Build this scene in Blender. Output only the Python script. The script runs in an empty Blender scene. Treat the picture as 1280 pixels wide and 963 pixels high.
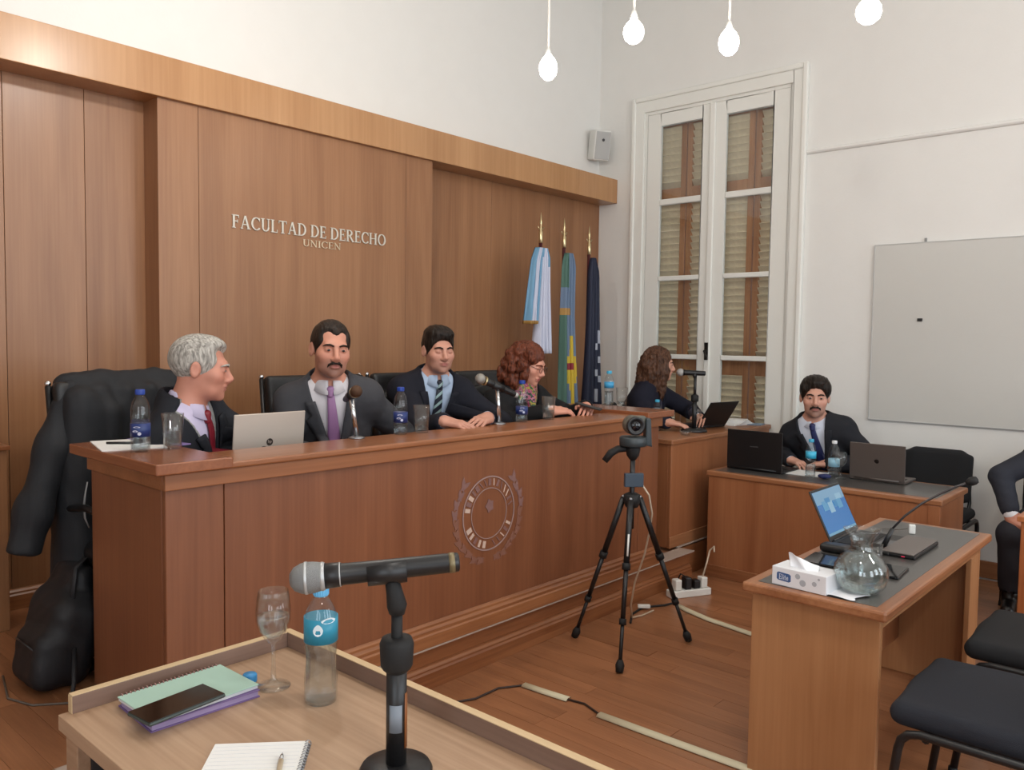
import bpy, bmesh, math, random
import numpy as np
from mathutils import Vector, Matrix
random.seed(7)
C = bpy.context.scene.collection
R_ = math.radians
scn = bpy.context.scene

# ------------------------------------------------------------------ camera
cam_d = bpy.data.cameras.new('camera'); cam = bpy.data.objects.new('camera', cam_d); C.objects.link(cam)
cam_d.sensor_fit = 'HORIZONTAL'; cam_d.sensor_width = 36.0; cam_d.lens = 1015.57/1280*36
_r = Vector((0.66575, -0.74604, 0.01390)); _u = Vector((0.03176, 0.04695, 0.99839)); _f = Vector((0.74548, 0.66422, -0.05553))
_r.normalize(); _f = (_f - _r*_f.dot(_r)).normalized(); _u = _r.cross(_f)
cam.matrix_world = Matrix(((_r.x, _u.x, -_f.x, 0), (_r.y, _u.y, -_f.y, 0), (_r.z, _u.z, -_f.z, 1.5), (0, 0, 0, 1)))
cam_d.clip_start = 0.05
scn.camera = cam

# ------------------------------------------------------------------ world, lights, exposure
scn.view_settings.view_transform = 'Standard'; scn.view_settings.look = 'None'
scn.view_settings.gamma = 1.0; scn.view_settings.use_curve_mapping = False
scn.view_settings.exposure = -0.12
scn.cycles.use_denoising = True
scn.cycles.caustics_reflective = False; scn.cycles.caustics_refractive = False
scn.cycles.transparent_max_bounces = 24
scn.cycles.max_bounces = 10
w = bpy.data.worlds.new('world'); scn.world = w; w.use_nodes = True
bg = w.node_tree.nodes['Background']; bg.inputs[0].default_value = (0.80, 0.90, 1.0, 1); bg.inputs[1].default_value = 1.6

def area(name, loc, rot, sx, sy, power, col):
    l = bpy.data.lights.new(name, 'AREA'); l.shape = 'RECTANGLE'; l.size = sx; l.size_y = sy; l.energy = power; l.color = col
    o = bpy.data.objects.new(name, l); o.location = loc; o.rotation_euler = rot; C.objects.link(o); return o
def point(name, loc, power, col, r=0.06):
    l = bpy.data.lights.new(name, 'POINT'); l.energy = power; l.color = col; l.shadow_soft_size = r
    o = bpy.data.objects.new(name, l); o.location = loc; C.objects.link(o); return o
DAY = (0.86, 0.93, 1.0); WARM = (1.0, 0.95, 0.87)
# area lights in assumed, unseen windows behind the camera, added for interior light
for i, x in enumerate((0.4, 2.6, 4.8)):
    area('unseen_window_light', (x, -3.9, 2.05), (R_(90), 0, 0), 1.2, 2.6, 52, DAY)
# bare unseen lights: one pendant inferred from the header highlight, three added
for p in ((1.82, 2.67, 3.12), (1.7, 0.6, 3.1), (0.3, -0.8, 3.0), (3.4, -0.9, 3.0)):
    point('unseen_pendant_light', p, 47, WARM)
# unseen left-wall windows, guessed from the bluish board, added to brighten the right wall
for y in (-2.9, -0.9):
    area('unseen_window_light', (-3.1, y, 2.05), (R_(90), 0, R_(-90)), 1.2, 2.6, 42, DAY)

# ------------------------------------------------------------------ helpers: materials
def lin(c):
    return tuple(((v/255)/12.92 if v/255 <= 0.04045 else ((v/255+0.055)/1.055)**2.4) for v in c) + (1.0,)
MATS = {}
def newmat(name):
    m = bpy.data.materials.new(name); m.use_nodes = True
    return m, m.node_tree, m.node_tree.nodes['Principled BSDF']
def plain(name, col, rough=0.5, metal=0.0, spec=0.5, bump=0.0, bscale=200, var=0.0, coat=0.0, emit=None, estr=0.0):
    if name in MATS: return MATS[name]
    m, nt, b = newmat(name); N = nt.nodes; L = nt.links
    c = lin(col); b.inputs['Base Color'].default_value = c; b.inputs['Roughness'].default_value = rough
    b.inputs['Metallic'].default_value = metal; b.inputs['Specular IOR Level'].default_value = spec
    b.inputs['Coat Weight'].default_value = coat
    if emit: b.inputs['Emission Color'].default_value = lin(emit); b.inputs['Emission Strength'].default_value = estr
    if bump or var:
        tc = N.new('ShaderNodeTexCoord'); n = N.new('ShaderNodeTexNoise'); n.inputs['Scale'].default_value = bscale; n.inputs['Detail'].default_value = 4
        L.new(tc.outputs['Object'], n.inputs['Vector'])
        if bump:
            bp = N.new('ShaderNodeBump'); bp.inputs['Strength'].default_value = bump; bp.inputs['Distance'].default_value = 0.002
            L.new(n.outputs['Fac'], bp.inputs['Height']); L.new(bp.outputs[0], b.inputs['Normal'])
        if var:
            n2 = N.new('ShaderNodeTexNoise'); n2.inputs['Scale'].default_value = bscale/8; n2.inputs['Detail'].default_value = 3
            L.new(tc.outputs['Object'], n2.inputs['Vector'])
            mx = N.new('ShaderNodeMix'); mx.data_type = 'RGBA'
            mx.inputs[6].default_value = tuple(v*(1-var) for v in c[:3])+(1,); mx.inputs[7].default_value = tuple(min(1, v*(1+var)) for v in c[:3])+(1,)
            L.new(n2.outputs['Fac'], mx.inputs[0]); L.new(mx.outputs[2], b.inputs['Base Color'])
    MATS[name] = m; return m
def wood(name, dark, light, axis='Z', rough=0.38, coat=0.15, fine=1.0, contrast=0.5, rnd=0.0):
    if name in MATS: return MATS[name]
    m, nt, b = newmat(name); N = nt.nodes; L = nt.links
    tc = N.new('ShaderNodeTexCoord'); oi = N.new('ShaderNodeObjectInfo')
    off = N.new('ShaderNodeVectorMath'); off.operation = 'MULTIPLY_ADD'
    cmb = N.new('ShaderNodeCombineXYZ')
    for k in range(3): L.new(oi.outputs['Random'], cmb.inputs[k])
    L.new(cmb.outputs[0], off.inputs[0]); off.inputs[1].default_value = (37, 53, 71); L.new(tc.outputs['Object'], off.inputs[2])
    def noise(sc_across, sc_along, detail, dist):
        mp = N.new('ShaderNodeMapping'); s = [sc_across]*3; s['XYZ'.index(axis)] = sc_along; mp.inputs['Scale'].default_value = s
        L.new(off.outputs[0], mp.inputs['Vector'])
        n = N.new('ShaderNodeTexNoise'); n.inputs['Scale'].default_value = 1.0; n.inputs['Detail'].default_value = detail; n.inputs['Distortion'].default_value = dist
        L.new(mp.outputs[0], n.inputs['Vector']); return n
    n1 = noise(7*fine, 0.55*fine, 4, 0.8); n2 = noise(90*fine, 2.2*fine, 3, 0.2)
    a = N.new('ShaderNodeMath'); a.operation = 'MULTIPLY_ADD'; L.new(n2.outputs['Fac'], a.inputs[0]); a.inputs[1].default_value = 0.35; 
    s1 = N.new('ShaderNodeMath'); s1.operation = 'MULTIPLY'; L.new(n1.outputs['Fac'], s1.inputs[0]); s1.inputs[1].default_value = 0.65
    L.new(s1.outputs[0], a.inputs[2])
    rp = N.new('ShaderNodeValToRGB'); e = rp.color_ramp.elements
    e[0].position = 0.5-contrast/2*0.5; e[1].position = 0.5+contrast/2*0.5; e[0].color = lin(dark); e[1].color = lin(light)
    L.new(a.outputs[0], rp.inputs[0])
    out = rp.outputs[0]
    if rnd:
        hs = N.new('ShaderNodeHueSaturation'); mr = N.new('ShaderNodeMapRange'); mr.inputs['To Min'].default_value = 1-rnd; mr.inputs['To Max'].default_value = 1+rnd
        L.new(oi.outputs['Random'], mr.inputs['Value']); L.new(mr.outputs[0], hs.inputs['Value']); L.new(out, hs.inputs['Color']); out = hs.outputs[0]
    L.new(out, b.inputs['Base Color']); b.inputs['Roughness'].default_value = rough; b.inputs['Coat Weight'].default_value = coat; b.inputs['Coat Roughness'].default_value = 0.25
    bp = N.new('ShaderNodeBump'); bp.inputs['Strength'].default_value = 0.06; bp.inputs['Distance'].default_value = 0.001
    L.new(n2.outputs['Fac'], bp.inputs['Height']); L.new(bp.outputs[0], b.inputs['Normal'])
    MATS[name] = m; return m
def glassy(name, tint=(255, 255, 255), mix=0.6, ior=1.45, rough=0.0):
    # mix of straight-through transparency and a refracting glass
    if name in MATS: return MATS[name]
    m, nt, b = newmat(name); N = nt.nodes; L = nt.links; N.remove(b)
    t = N.new('ShaderNodeBsdfTransparent'); t.inputs[0].default_value = lin(tint)
    g = N.new('ShaderNodeBsdfGlass'); g.inputs['IOR'].default_value = ior; g.inputs['Color'].default_value = lin(tint); g.inputs['Roughness'].default_value = rough
    mx = N.new('ShaderNodeMixShader'); mx.inputs[0].default_value = mix
    L.new(t.outputs[0], mx.inputs[1]); L.new(g.outputs[0], mx.inputs[2]); L.new(mx.outputs[0], N['Material Output'].inputs[0])
    MATS[name] = m; return m
def pane_glass(name, tint, base=0.03, rough=0.0):
    if name in MATS: return MATS[name]
    m, nt, b = newmat(name); N = nt.nodes; L = nt.links; N.remove(b)
    t = N.new('ShaderNodeBsdfTransparent'); t.inputs[0].default_value = lin(tint)
    g = N.new('ShaderNodeBsdfGlossy'); g.inputs['Roughness'].default_value = rough
    fr = N.new('ShaderNodeFresnel'); ge = N.new('ShaderNodeNewGeometry'); mi = N.new('ShaderNodeMix'); mi.inputs[2].default_value = 1.5; mi.inputs[3].default_value = 1/1.5
    L.new(ge.outputs['Backfacing'], mi.inputs[0]); L.new(mi.outputs[0], fr.inputs[0])     # same reflectance on both faces of a thin sheet
    ad = N.new('ShaderNodeMath'); ad.operation = 'ADD'; ad.inputs[1].default_value = base; L.new(fr.outputs[0], ad.inputs[0])
    mx = N.new('ShaderNodeMixShader'); L.new(ad.outputs[0], mx.inputs[0]); L.new(t.outputs[0], mx.inputs[1]); L.new(g.outputs[0], mx.inputs[2])
    L.new(mx.outputs[0], N['Material Output'].inputs[0]); MATS[name] = m; return m
def thin(name, tint=(251, 253, 253), ior=1.5, rough=0.0, base=0.0):
    return pane_glass(name, tint, base, rough)
def vcol(name, rough=0.5, bump=0.15, bscale=350, spec=0.4):
    if name in MATS: return MATS[name]
    m, nt, b = newmat(name); N = nt.nodes; L = nt.links
    a = N.new('ShaderNodeVertexColor'); a.layer_name = 'tone'; L.new(a.outputs[0], b.inputs['Base Color'])
    b.inputs['Roughness'].default_value = rough; b.inputs['Specular IOR Level'].default_value = spec
    tc = N.new('ShaderNodeTexCoord'); n = N.new('ShaderNodeTexNoise'); n.inputs['Scale'].default_value = bscale
    L.new(tc.outputs['Object'], n.inputs['Vector'])
    bp = N.new('ShaderNodeBump'); bp.inputs['Strength'].default_value = bump; bp.inputs['Distance'].default_value = 0.001
    L.new(n.outputs['Fac'], bp.inputs['Height']); L.new(bp.outputs[0], b.inputs['Normal']); MATS[name] = m; return m
def strands(name, dark, light, rough=0.45, sc=160):
    if name in MATS: return MATS[name]
    m, nt, b = newmat(name); N = nt.nodes; L = nt.links
    tc = N.new('ShaderNodeTexCoord'); mp = N.new('ShaderNodeMapping'); mp.inputs['Scale'].default_value = (sc, sc*0.5, sc*0.12); L.new(tc.outputs['Object'], mp.inputs[0])
    n = N.new('ShaderNodeTexNoise'); n.inputs['Scale'].default_value = 1; n.inputs['Detail'].default_value = 4; n.inputs['Distortion'].default_value = 0.6; L.new(mp.outputs[0], n.inputs['Vector'])
    rp = N.new('ShaderNodeValToRGB'); rp.color_ramp.elements[0].position = 0.35; rp.color_ramp.elements[1].position = 0.7
    rp.color_ramp.elements[0].color = lin(dark); rp.color_ramp.elements[1].color = lin(light); L.new(n.outputs['Fac'], rp.inputs[0]); L.new(rp.outputs[0], b.inputs['Base Color'])
    b.inputs['Roughness'].default_value = rough; b.inputs['Specular IOR Level'].default_value = 0.18
    bp = N.new('ShaderNodeBump'); bp.inputs['Strength'].default_value = 0.5; bp.inputs['Distance'].default_value = 0.004; L.new(n.outputs['Fac'], bp.inputs['Height']); L.new(bp.outputs[0], b.inputs['Normal'])
    MATS[name] = m; return m

# ------------------------------------------------------------------ helpers: objects and meshes
def tag(o, label=None, cat=None, group=None, kind=None):
    if label: o['label'] = label
    if cat: o['category'] = cat
    if group: o['group'] = group
    if kind: o['kind'] = kind
    return o
def empty(name, loc, rz=0.0, label=None, cat=None, group=None, kind=None):
    o = bpy.data.objects.new(name, None); o.empty_display_size = 0.05; C.objects.link(o)
    o.location = loc; o.rotation_euler = (0, 0, rz); return tag(o, label, cat, group, kind)
class MB:
    def __init__(s): s.v = []; s.f = []; s.sm = []
    def add(s, vs, fs, smooth=False, M=None):
        o = len(s.v)
        for p in vs:
            p = Vector(p)
            if M is not None: p = M @ p
            s.v.append(tuple(p))
        for f in fs: s.f.append([i+o for i in f]); s.sm.append(smooth)
        return s
    def box(s, lo, hi, M=None):
        x0, y0, z0 = lo; x1, y1, z1 = hi
        vs = [(x0,y0,z0),(x1,y0,z0),(x1,y1,z0),(x0,y1,z0),(x0,y0,z1),(x1,y0,z1),(x1,y1,z1),(x0,y1,z1)]
        return s.add(vs, [(0,3,2,1),(4,5,6,7),(0,1,5,4),(1,2,6,5),(2,3,7,6),(3,0,4,7)], False, M)
    def cyl(s, a, b, r0, r1=None, n=14, cap=True):
        return s.tube([a, b], [r0, r0 if r1 is None else r1], n, cap)
    def tube(s, pts, r, n=10, cap=True, flat=1.0):
        pts = [Vector(p) for p in pts]; k = len(pts)
        rs = r if isinstance(r, (list, tuple)) else [r]*k
        t0 = (pts[1]-pts[0]).normalized(); ref = Vector((0,0,1)) if abs(t0.z) < 0.9 else Vector((1,0,0))
        u = t0.cross(ref).normalized(); vs = []; fs = []
        for i, p in enumerate(pts):
            t = (pts[min(i+1,k-1)]-pts[max(i-1,0)]).normalized()
            u = (u - t*u.dot(t)).normalized(); w_ = t.cross(u)
            for j in range(n):
                a = 2*math.pi*j/n; vs.append(p + (u*math.cos(a) + w_*math.sin(a)*flat)*rs[i])
        for i in range(k-1):
            for j in range(n):
                j2 = (j+1) % n; fs.append((i*n+j, i*n+j2, (i+1)*n+j2, (i+1)*n+j))
        s.add(vs, fs, True)
        if cap: s.add(vs[:n], [tuple(range(n-1,-1,-1))]); s.add(vs[-n:], [tuple(range(n))])
        return s
    def lathe(s, prof, c=(0,0,0), n=24, M=None, axis=None):
        vs = []; fs = []; c = Vector(c); k = len(prof)
        for r, z in prof:
            for j in range(n):
                a = 2*math.pi*j/n; vs.append(Vector((r*math.cos(a), r*math.sin(a), z)))
        for i in range(k-1):
            for j in range(n):
                j2 = (j+1) % n; fs.append((i*n+j, i*n+j2, (i+1)*n+j2, (i+1)*n+j))
        if axis is not None:
            Q = Vector((0,0,1)).rotation_difference(Vector(axis)).to_matrix(); vs = [Q @ q for q in vs]
        vs = [q + c for q in vs]
        s.add(vs, fs, True, M)
        if prof[0][0] > 1e-6: s.add(vs[:n], [tuple(range(n-1,-1,-1))], False, M)
        if prof[-1][0] > 1e-6: s.add(vs[-n:], [tuple(range(n))], False, M)
        return s
    def sphere(s, c, r, n=14, sc=(1,1,1), M=None):
        pr = [(max(1e-7, r*math.sin(math.pi*i/(n//2))), -r*math.cos(math.pi*i/(n//2))) for i in range(n//2+1)]
        vs = []; fs = []
        for rr, z in pr:
            for j in range(n):
                a = 2*math.pi*j/n; vs.append((c[0]+rr*math.cos(a)*sc[0], c[1]+rr*math.sin(a)*sc[1], c[2]+z*sc[2]))
        for i in range(len(pr)-1):
            for j in range(n):
                j2 = (j+1) % n; fs.append((i*n+j, i*n+j2, (i+1)*n+j2, (i+1)*n+j))
        return s.add(vs, fs, True, M)
    def prism(s, poly, d0, d1, f):      # poly: 2-D points, f(u, v, d) -> 3-D
        n = len(poly); vs = [f(u, v, d0) for u, v in poly] + [f(u, v, d1) for u, v in poly]
        return s.add(vs, [tuple(range(n-1,-1,-1)), tuple(range(n,2*n))] + [(i, (i+1)%n, n+(i+1)%n, n+i) for i in range(n)])
    def grid(s, P, smooth=True):        # P[i][j] points
        a = len(P); b = len(P[0]); vs = [p for row in P for p in row]
        return s.add(vs, [(i*b+j, i*b+j+1, (i+1)*b+j+1, (i+1)*b+j) for i in range(a-1) for j in range(b-1)], smooth)
    def mesh(s, name):
        me = bpy.data.meshes.new(name); me.from_pydata(s.v, [], s.f)
        me.polygons.foreach_set('use_smooth', s.sm)
        bm = bmesh.new(); bm.from_mesh(me); bmesh.ops.remove_doubles(bm, verts=bm.verts, dist=1e-6)
        bmesh.ops.recalc_face_normals(bm, faces=bm.faces); bm.to_mesh(me); bm.free(); return me
    def build(s, name, mat, parent=None, bevel=0.0, solid=0.0, loc=None, rot=None, seg=2, subsurf=0):
        o = bpy.data.objects.new(name, s.mesh(name)); C.objects.link(o); o.data.materials.append(mat)
        if parent: o.parent = parent
        if loc is not None: o.location = loc
        if rot is not None: o.rotation_euler = rot
        if solid: m = o.modifiers.new('solid', 'SOLIDIFY'); m.thickness = solid; m.offset = 0
        if subsurf: m = o.modifiers.new('sub', 'SUBSURF'); m.levels = subsurf; m.render_levels = subsurf
        if bevel: m = o.modifiers.new('bevel', 'BEVEL'); m.width = bevel; m.segments = seg; m.limit_method = 'ANGLE'; m.angle_limit = R_(40)
        return o
def B(*boxes):
    m = MB()
    for lo, hi in boxes: m.box(lo, hi)
    return m
def share(me, name, parent=None, loc=(0,0,0), rot=(0,0,0)):
    o = bpy.data.objects.new(name, me); C.objects.link(o); o.parent = parent; o.location = loc; o.rotation_euler = rot; return o
def copy_tree(o, parent=None):
    c = o.copy(); C.objects.link(c)
    if parent: c.parent = parent
    for ch in [x for x in KIDS.get(o.name, [])]: copy_tree(ch, c)
    return c
def kids_index(root):
    KIDS[root.name] = []
    for x in list(C.objects):
        if x.parent == root: KIDS[root.name].append(x); kids_index(x)
KIDS = {}
# ------------------------------------------------------------------ signed-distance modelling (bodies, hair, cloth)
class SDF:
    def __init__(s): s.p = []
    def ell(s, c, r, M=None, op='u', k=0.02):
        s.p.append(('e', np.array(c, np.float32), np.array(r, np.float32), None if M is None else np.array(M, np.float32).T.copy(), op, k)); return s
    def cone(s, a, b, ra, rb=None, op='u', k=0.02):
        s.p.append(('c', np.array(a, np.float32), np.array(b, np.float32), (ra, ra if rb is None else rb), op, k)); return s
    def rbox(s, c, h, M=None, rad=0.01, op='u', k=0.02):
        s.p.append(('b', np.array(c, np.float32), np.array(h, np.float32), (None if M is None else np.array(M, np.float32).T.copy(), rad), op, k)); return s
    def fn(s, f, op='u', k=0.02): s.p.append(('f', f, None, None, op, k)); return s
    def poly(s, pts, r, op='u', k=0.02):
        rs = r if isinstance(r, (list, tuple)) else [r]*len(pts)
        for i in range(len(pts)-1): s.cone(pts[i], pts[i+1], rs[i], rs[i+1], op, k)
        return s
    @staticmethod
    def one(q, X):      # X: three 1-D arrays
        t = q[0]
        if t == 'f': return q[1](X)
        c = q[1]; x, y, z = X[0]-c[0], X[1]-c[1], X[2]-c[2]
        if t == 'c':
            ba = q[2]-c; d = float(ba @ ba); h = x*ba[0]; h += y*ba[1]; h += z*ba[2]; h /= max(d, 1e-9); np.clip(h, 0, 1, out=h)
            x -= h*ba[0]; y -= h*ba[1]; z -= h*ba[2]; x *= x; y *= y; z *= z; x += y; x += z; np.sqrt(x, out=x)
            h *= (q[3][1]-q[3][0]); h += q[3][0]; x -= h; return x
        M = q[3] if t == 'e' else q[3][0]
        if M is not None: x, y, z = x*M[0,0]+y*M[0,1]+z*M[0,2], x*M[1,0]+y*M[1,1]+z*M[1,2], x*M[2,0]+y*M[2,1]+z*M[2,2]
        r = q[2]
        if t == 'e':
            x = x/r[0]; y = y/r[1]; z = z/r[2]; k0 = np.sqrt(x*x + y*y + z*z) + 1e-9
            x /= r[0]; y /= r[1]; z /= r[2]; k1 = np.sqrt(x*x + y*y + z*z) + 1e-9
            return k0*(k0-1)/k1
        rd = q[3][1]; x = np.abs(x)-(r[0]-rd); y = np.abs(y)-(r[1]-rd); z = np.abs(z)-(r[2]-rd)
        mx = np.minimum(np.maximum(np.maximum(x, y), z), 0)
        x = np.maximum(x, 0); y = np.maximum(y, 0); z = np.maximum(z, 0)
        return np.sqrt(x*x + y*y + z*z) + mx - rd
    @staticmethod
    def ev(pl, X):
        d = np.full(len(X[0]), 9.0, np.float32)
        for q in pl:
            x = SDF.one(q, X); k = q[5]
            if q[4] == 'u':
                h = d-x; np.abs(h, out=h); np.subtract(k, h, out=h); np.maximum(h, 0, out=h); h *= h; h *= 0.25/k; np.minimum(d, x, out=d); d -= h
            else:
                h = d+x; np.abs(h, out=h); np.subtract(k, h, out=h); np.maximum(h, 0, out=h); h *= h; h *= 0.25/k; np.maximum(d, -x, out=d); d += h
        return d
    def __call__(s, P):
        P = np.asarray(P, np.float32); return SDF.ev(s.p, [np.ascontiguousarray(P[:, i]) for i in range(3)])
    def surf_y(s, x, z, y0=-0.6, y1=0.4):      # first hit going +y (from the front)
        ys = np.arange(y0, y1, 0.002, dtype=np.float32); P = np.stack([np.full_like(ys, x), ys, np.full_like(ys, z)], 1)
        i = np.nonzero(s(P) < 0)[0]; return float(ys[i[0]]) if len(i) else None
    def extract(s, lo, hi, h, n=24):
        lo = np.array(lo, float); nb = np.ceil((np.array(hi)-lo)/(h*n)).astype(int); VI = []; VP = []; Q = []
        big = np.int64(20000); m = n+2; rad = h*(n+2)*0.87
        g = np.arange(m); ofs = [q.ravel() for q in np.meshgrid(g, g, g, indexing='ij')]
        cor = np.array([[i, j, k] for i in (0,1) for j in (0,1) for k in (0,1)])
        edges = [(a, b) for a in range(8) for b in range(a+1, 8) if np.abs(cor[a]-cor[b]).sum() == 1]
        cen = np.array([[i, j, k] for i in range(nb[0]) for j in range(nb[1]) for k in range(nb[2])])
        cp = (lo + (cen*n + n/2)*h).astype(np.float32)
        cX = [np.ascontiguousarray(cp[:, i]) for i in range(3)]; dall = [SDF.one(q, cX) for q in s.p]
        dtot = SDF.ev(s.p, cX)
        for bi in np.nonzero(np.abs(dtot) < rad*1.6 + 0.02)[0]:
            pl = [q for q, d in zip(s.p, dall) if q[0] == 'f' or d[bi] < rad*1.5 + q[5] + 0.03]
            if not pl: continue
            base = cen[bi]*n - 1
            P = [(lo[i] + (ofs[i] + base[i])*h).astype(np.float32) for i in range(3)]; V = SDF.ev(pl, P).reshape(m, m, m)
            if (V > 0).all() or (V < 0).all(): continue
            S = V < 0; cs = np.stack([S[c[0]:m-1+c[0], c[1]:m-1+c[1], c[2]:m-1+c[2]] for c in cor], -1).sum(-1)
            act = np.stack(np.nonzero((cs > 0) & (cs < 8)), -1)
            if not len(act): continue
            cv = np.stack([V[act[:,0]+c[0], act[:,1]+c[1], act[:,2]+c[2]] for c in cor], -1)
            acc = np.zeros((len(act), 3)); cnt = np.zeros(len(act))
            for a, b in edges:
                va, vb = cv[:, a], cv[:, b]; x = (va < 0) != (vb < 0)
                t = np.where(x, va/np.where(x, va-vb, 1), 0)
                acc += np.where(x[:, None], cor[a] + t[:, None]*(cor[b]-cor[a]), 0); cnt += x
            gi = act + base
            VP.append(lo + (gi + acc/cnt[:, None])*h); gi = gi + 5
            VI.append((gi[:,0]*big + gi[:,1])*big + gi[:,2])
            for ax in range(3):
                sl0 = [slice(1, n+1)]*3; sl1 = list(sl0); sl1[ax] = slice(2, n+2)
                A, Bv = S[tuple(sl0)], S[tuple(sl1)]; e = np.stack(np.nonzero(A != Bv), -1)
                if not len(e): continue
                fl = A[e[:,0], e[:,1], e[:,2]]; e = e + 1
                o1, o2 = [(1,2),(2,0),(0,1)][ax]; D1 = np.zeros(3, int); D1[o1] = 1; D2 = np.zeros(3, int); D2[o2] = 1
                qs = [e - D1 - D2, e - D2, e, e - D1]; ids = []
                for qq in qs: gg = qq + base + 5; ids.append((gg[:,0]*big + gg[:,1])*big + gg[:,2])
                ids = np.stack(ids, 1); ids[~fl] = ids[~fl][:, ::-1]; Q.append(ids)
        VI = np.concatenate(VI); VP = np.concatenate(VP); Q = np.concatenate(Q)
        u, first = np.unique(VI, return_index=True)
        return VP[first].astype(np.float32), np.searchsorted(u, Q).astype(np.int32)
    def normals(s, P, e=0.002):
        g = np.stack([s(P + np.eye(3, dtype=np.float32)[i]*e) - s(P - np.eye(3, dtype=np.float32)[i]*e) for i in range(3)], 1)
        return g/np.maximum(np.linalg.norm(g, axis=1, keepdims=True), 1e-9)
def np_mesh(name, V, F, col=None):
    me = bpy.data.meshes.new(name); me.vertices.add(len(V)); me.vertices.foreach_set('co', np.ascontiguousarray(V, np.float32).ravel())
    k = F.shape[1]; me.loops.add(F.size); me.loops.foreach_set('vertex_index', F.ravel())
    me.polygons.add(len(F)); me.polygons.foreach_set('loop_start', np.arange(0, F.size, k, dtype=np.int32))
    me.polygons.foreach_set('use_smooth', np.ones(len(F), bool)); me.update(); me.validate()
    if col is not None:
        a = me.color_attributes.new('tone', 'FLOAT_COLOR', 'POINT'); a.data.foreach_set('color', np.ascontiguousarray(col, np.float32).ravel())
    return me
def vnoise(P, sc, seed=0):      # cheap smooth noise: sum of sines
    P = np.asarray(P, np.float64)*np.array(sc); r = np.random.RandomState(seed); o = np.zeros(len(P))
    for i in range(5):
        d = r.normal(size=3); ph = r.uniform(0, 6.28); o += np.sin(P @ d + ph + 1.5*np.sin(P @ r.normal(size=3)*0.7 + ph))
    return o/5
def sdf_obj(s, name, mat, parent, lo, hi, h, disp=None, col=None):
    V, F = s.extract(lo, hi, h)
    if disp is not None: V = V + s.normals(V)*disp(V)[:, None].astype(np.float32)
    o = bpy.data.objects.new(name, np_mesh(name, V, F, None if col is None else col(V))); C.objects.link(o)
    o.data.materials.append(mat); o.parent = parent; return o

# ------------------------------------------------------------------ people
def rot3(yaw=0, pitch=0, roll=0):      # yaw about z, pitch about x (+ = chin down when facing -y), roll about y
    return np.array(Matrix.Rotation(R_(yaw), 3, 'Z') @ Matrix.Rotation(R_(pitch), 3, 'X') @ Matrix.Rotation(R_(roll), 3, 'Y'))
def v3(*a): return np.array(a, float)
def hand_prims(S, wrist, fdir, back, side, curl=(20, 25, 20), spread=1.0, k=0.006, thumb=(0.55, 0.25), s=1.0):
    # wrist point, finger direction, direction out of the back of the hand, side = +1 thumb towards cross(fdir, back)
    f = v3(*fdir); f /= np.linalg.norm(f); b = v3(*back); b = b - f*(b @ f); b /= np.linalg.norm(b); t = np.cross(f, b)*side
    def Q(a, c, e): return wrist + s*(f*a + t*c + b*e)
    M = np.stack([t, f, b], 1)
    S.rbox(Q(0.047, 0, 0), v3(0.040, 0.047, 0.0135)*s, M, 0.012*s, 'u', 0.012)
    S.cone(Q(-0.01, 0, 0), Q(0.03, 0.005, 0), 0.026*s, 0.024*s, 'u', 0.02)
    S.ell(Q(0.035, 0.026, -0.010), v3(0.018, 0.032, 0.014)*s, M, 'u', 0.012)
    L = ((0.030, 0.090, 0.043, 0.026, 0.021), (0.010, 0.095, 0.047, 0.030, 0.022), (-0.011, 0.092, 0.044, 0.028, 0.021), (-0.030, 0.084, 0.034, 0.021, 0.018))
    for i, (c, a, l1, l2, l3) in enumerate(L):
        ang = 0; p = Q(a-0.012, c, 0.002); sp = (c*4.0*spread)
        for j, l in enumerate((l1+0.012, l2, l3)):
            ang += R_(curl[j] + i*2)
            d = f*math.cos(ang) - b*math.sin(ang) + t*sp*0.35; d /= np.linalg.norm(d)
            q = p + d*l*s; r0 = (0.0088, 0.0080, 0.0073, 0.0064)[j]*(0.9 if i == 3 else 1)*s; r1 = (0.0080, 0.0073, 0.0064)[j]*(0.9 if i == 3 else 1)*s
            S.cone(p, q, r0, r1, 'u', k*0.6); p = q
    p0 = Q(0.022, 0.030, -0.006); p1 = Q(0.055, 0.030+thumb[0]*0.045, -0.016-thumb[1]*0.02); p2 = Q(0.083, 0.026+thumb[0]*0.055, -0.020-thumb[1]*0.05)
    S.cone(p0, p1, 0.0125*s, 0.0098*s, 'u', 0.008); S.cone(p1, p2, 0.0098*s, 0.0078*s, 'u', 0.004)
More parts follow.
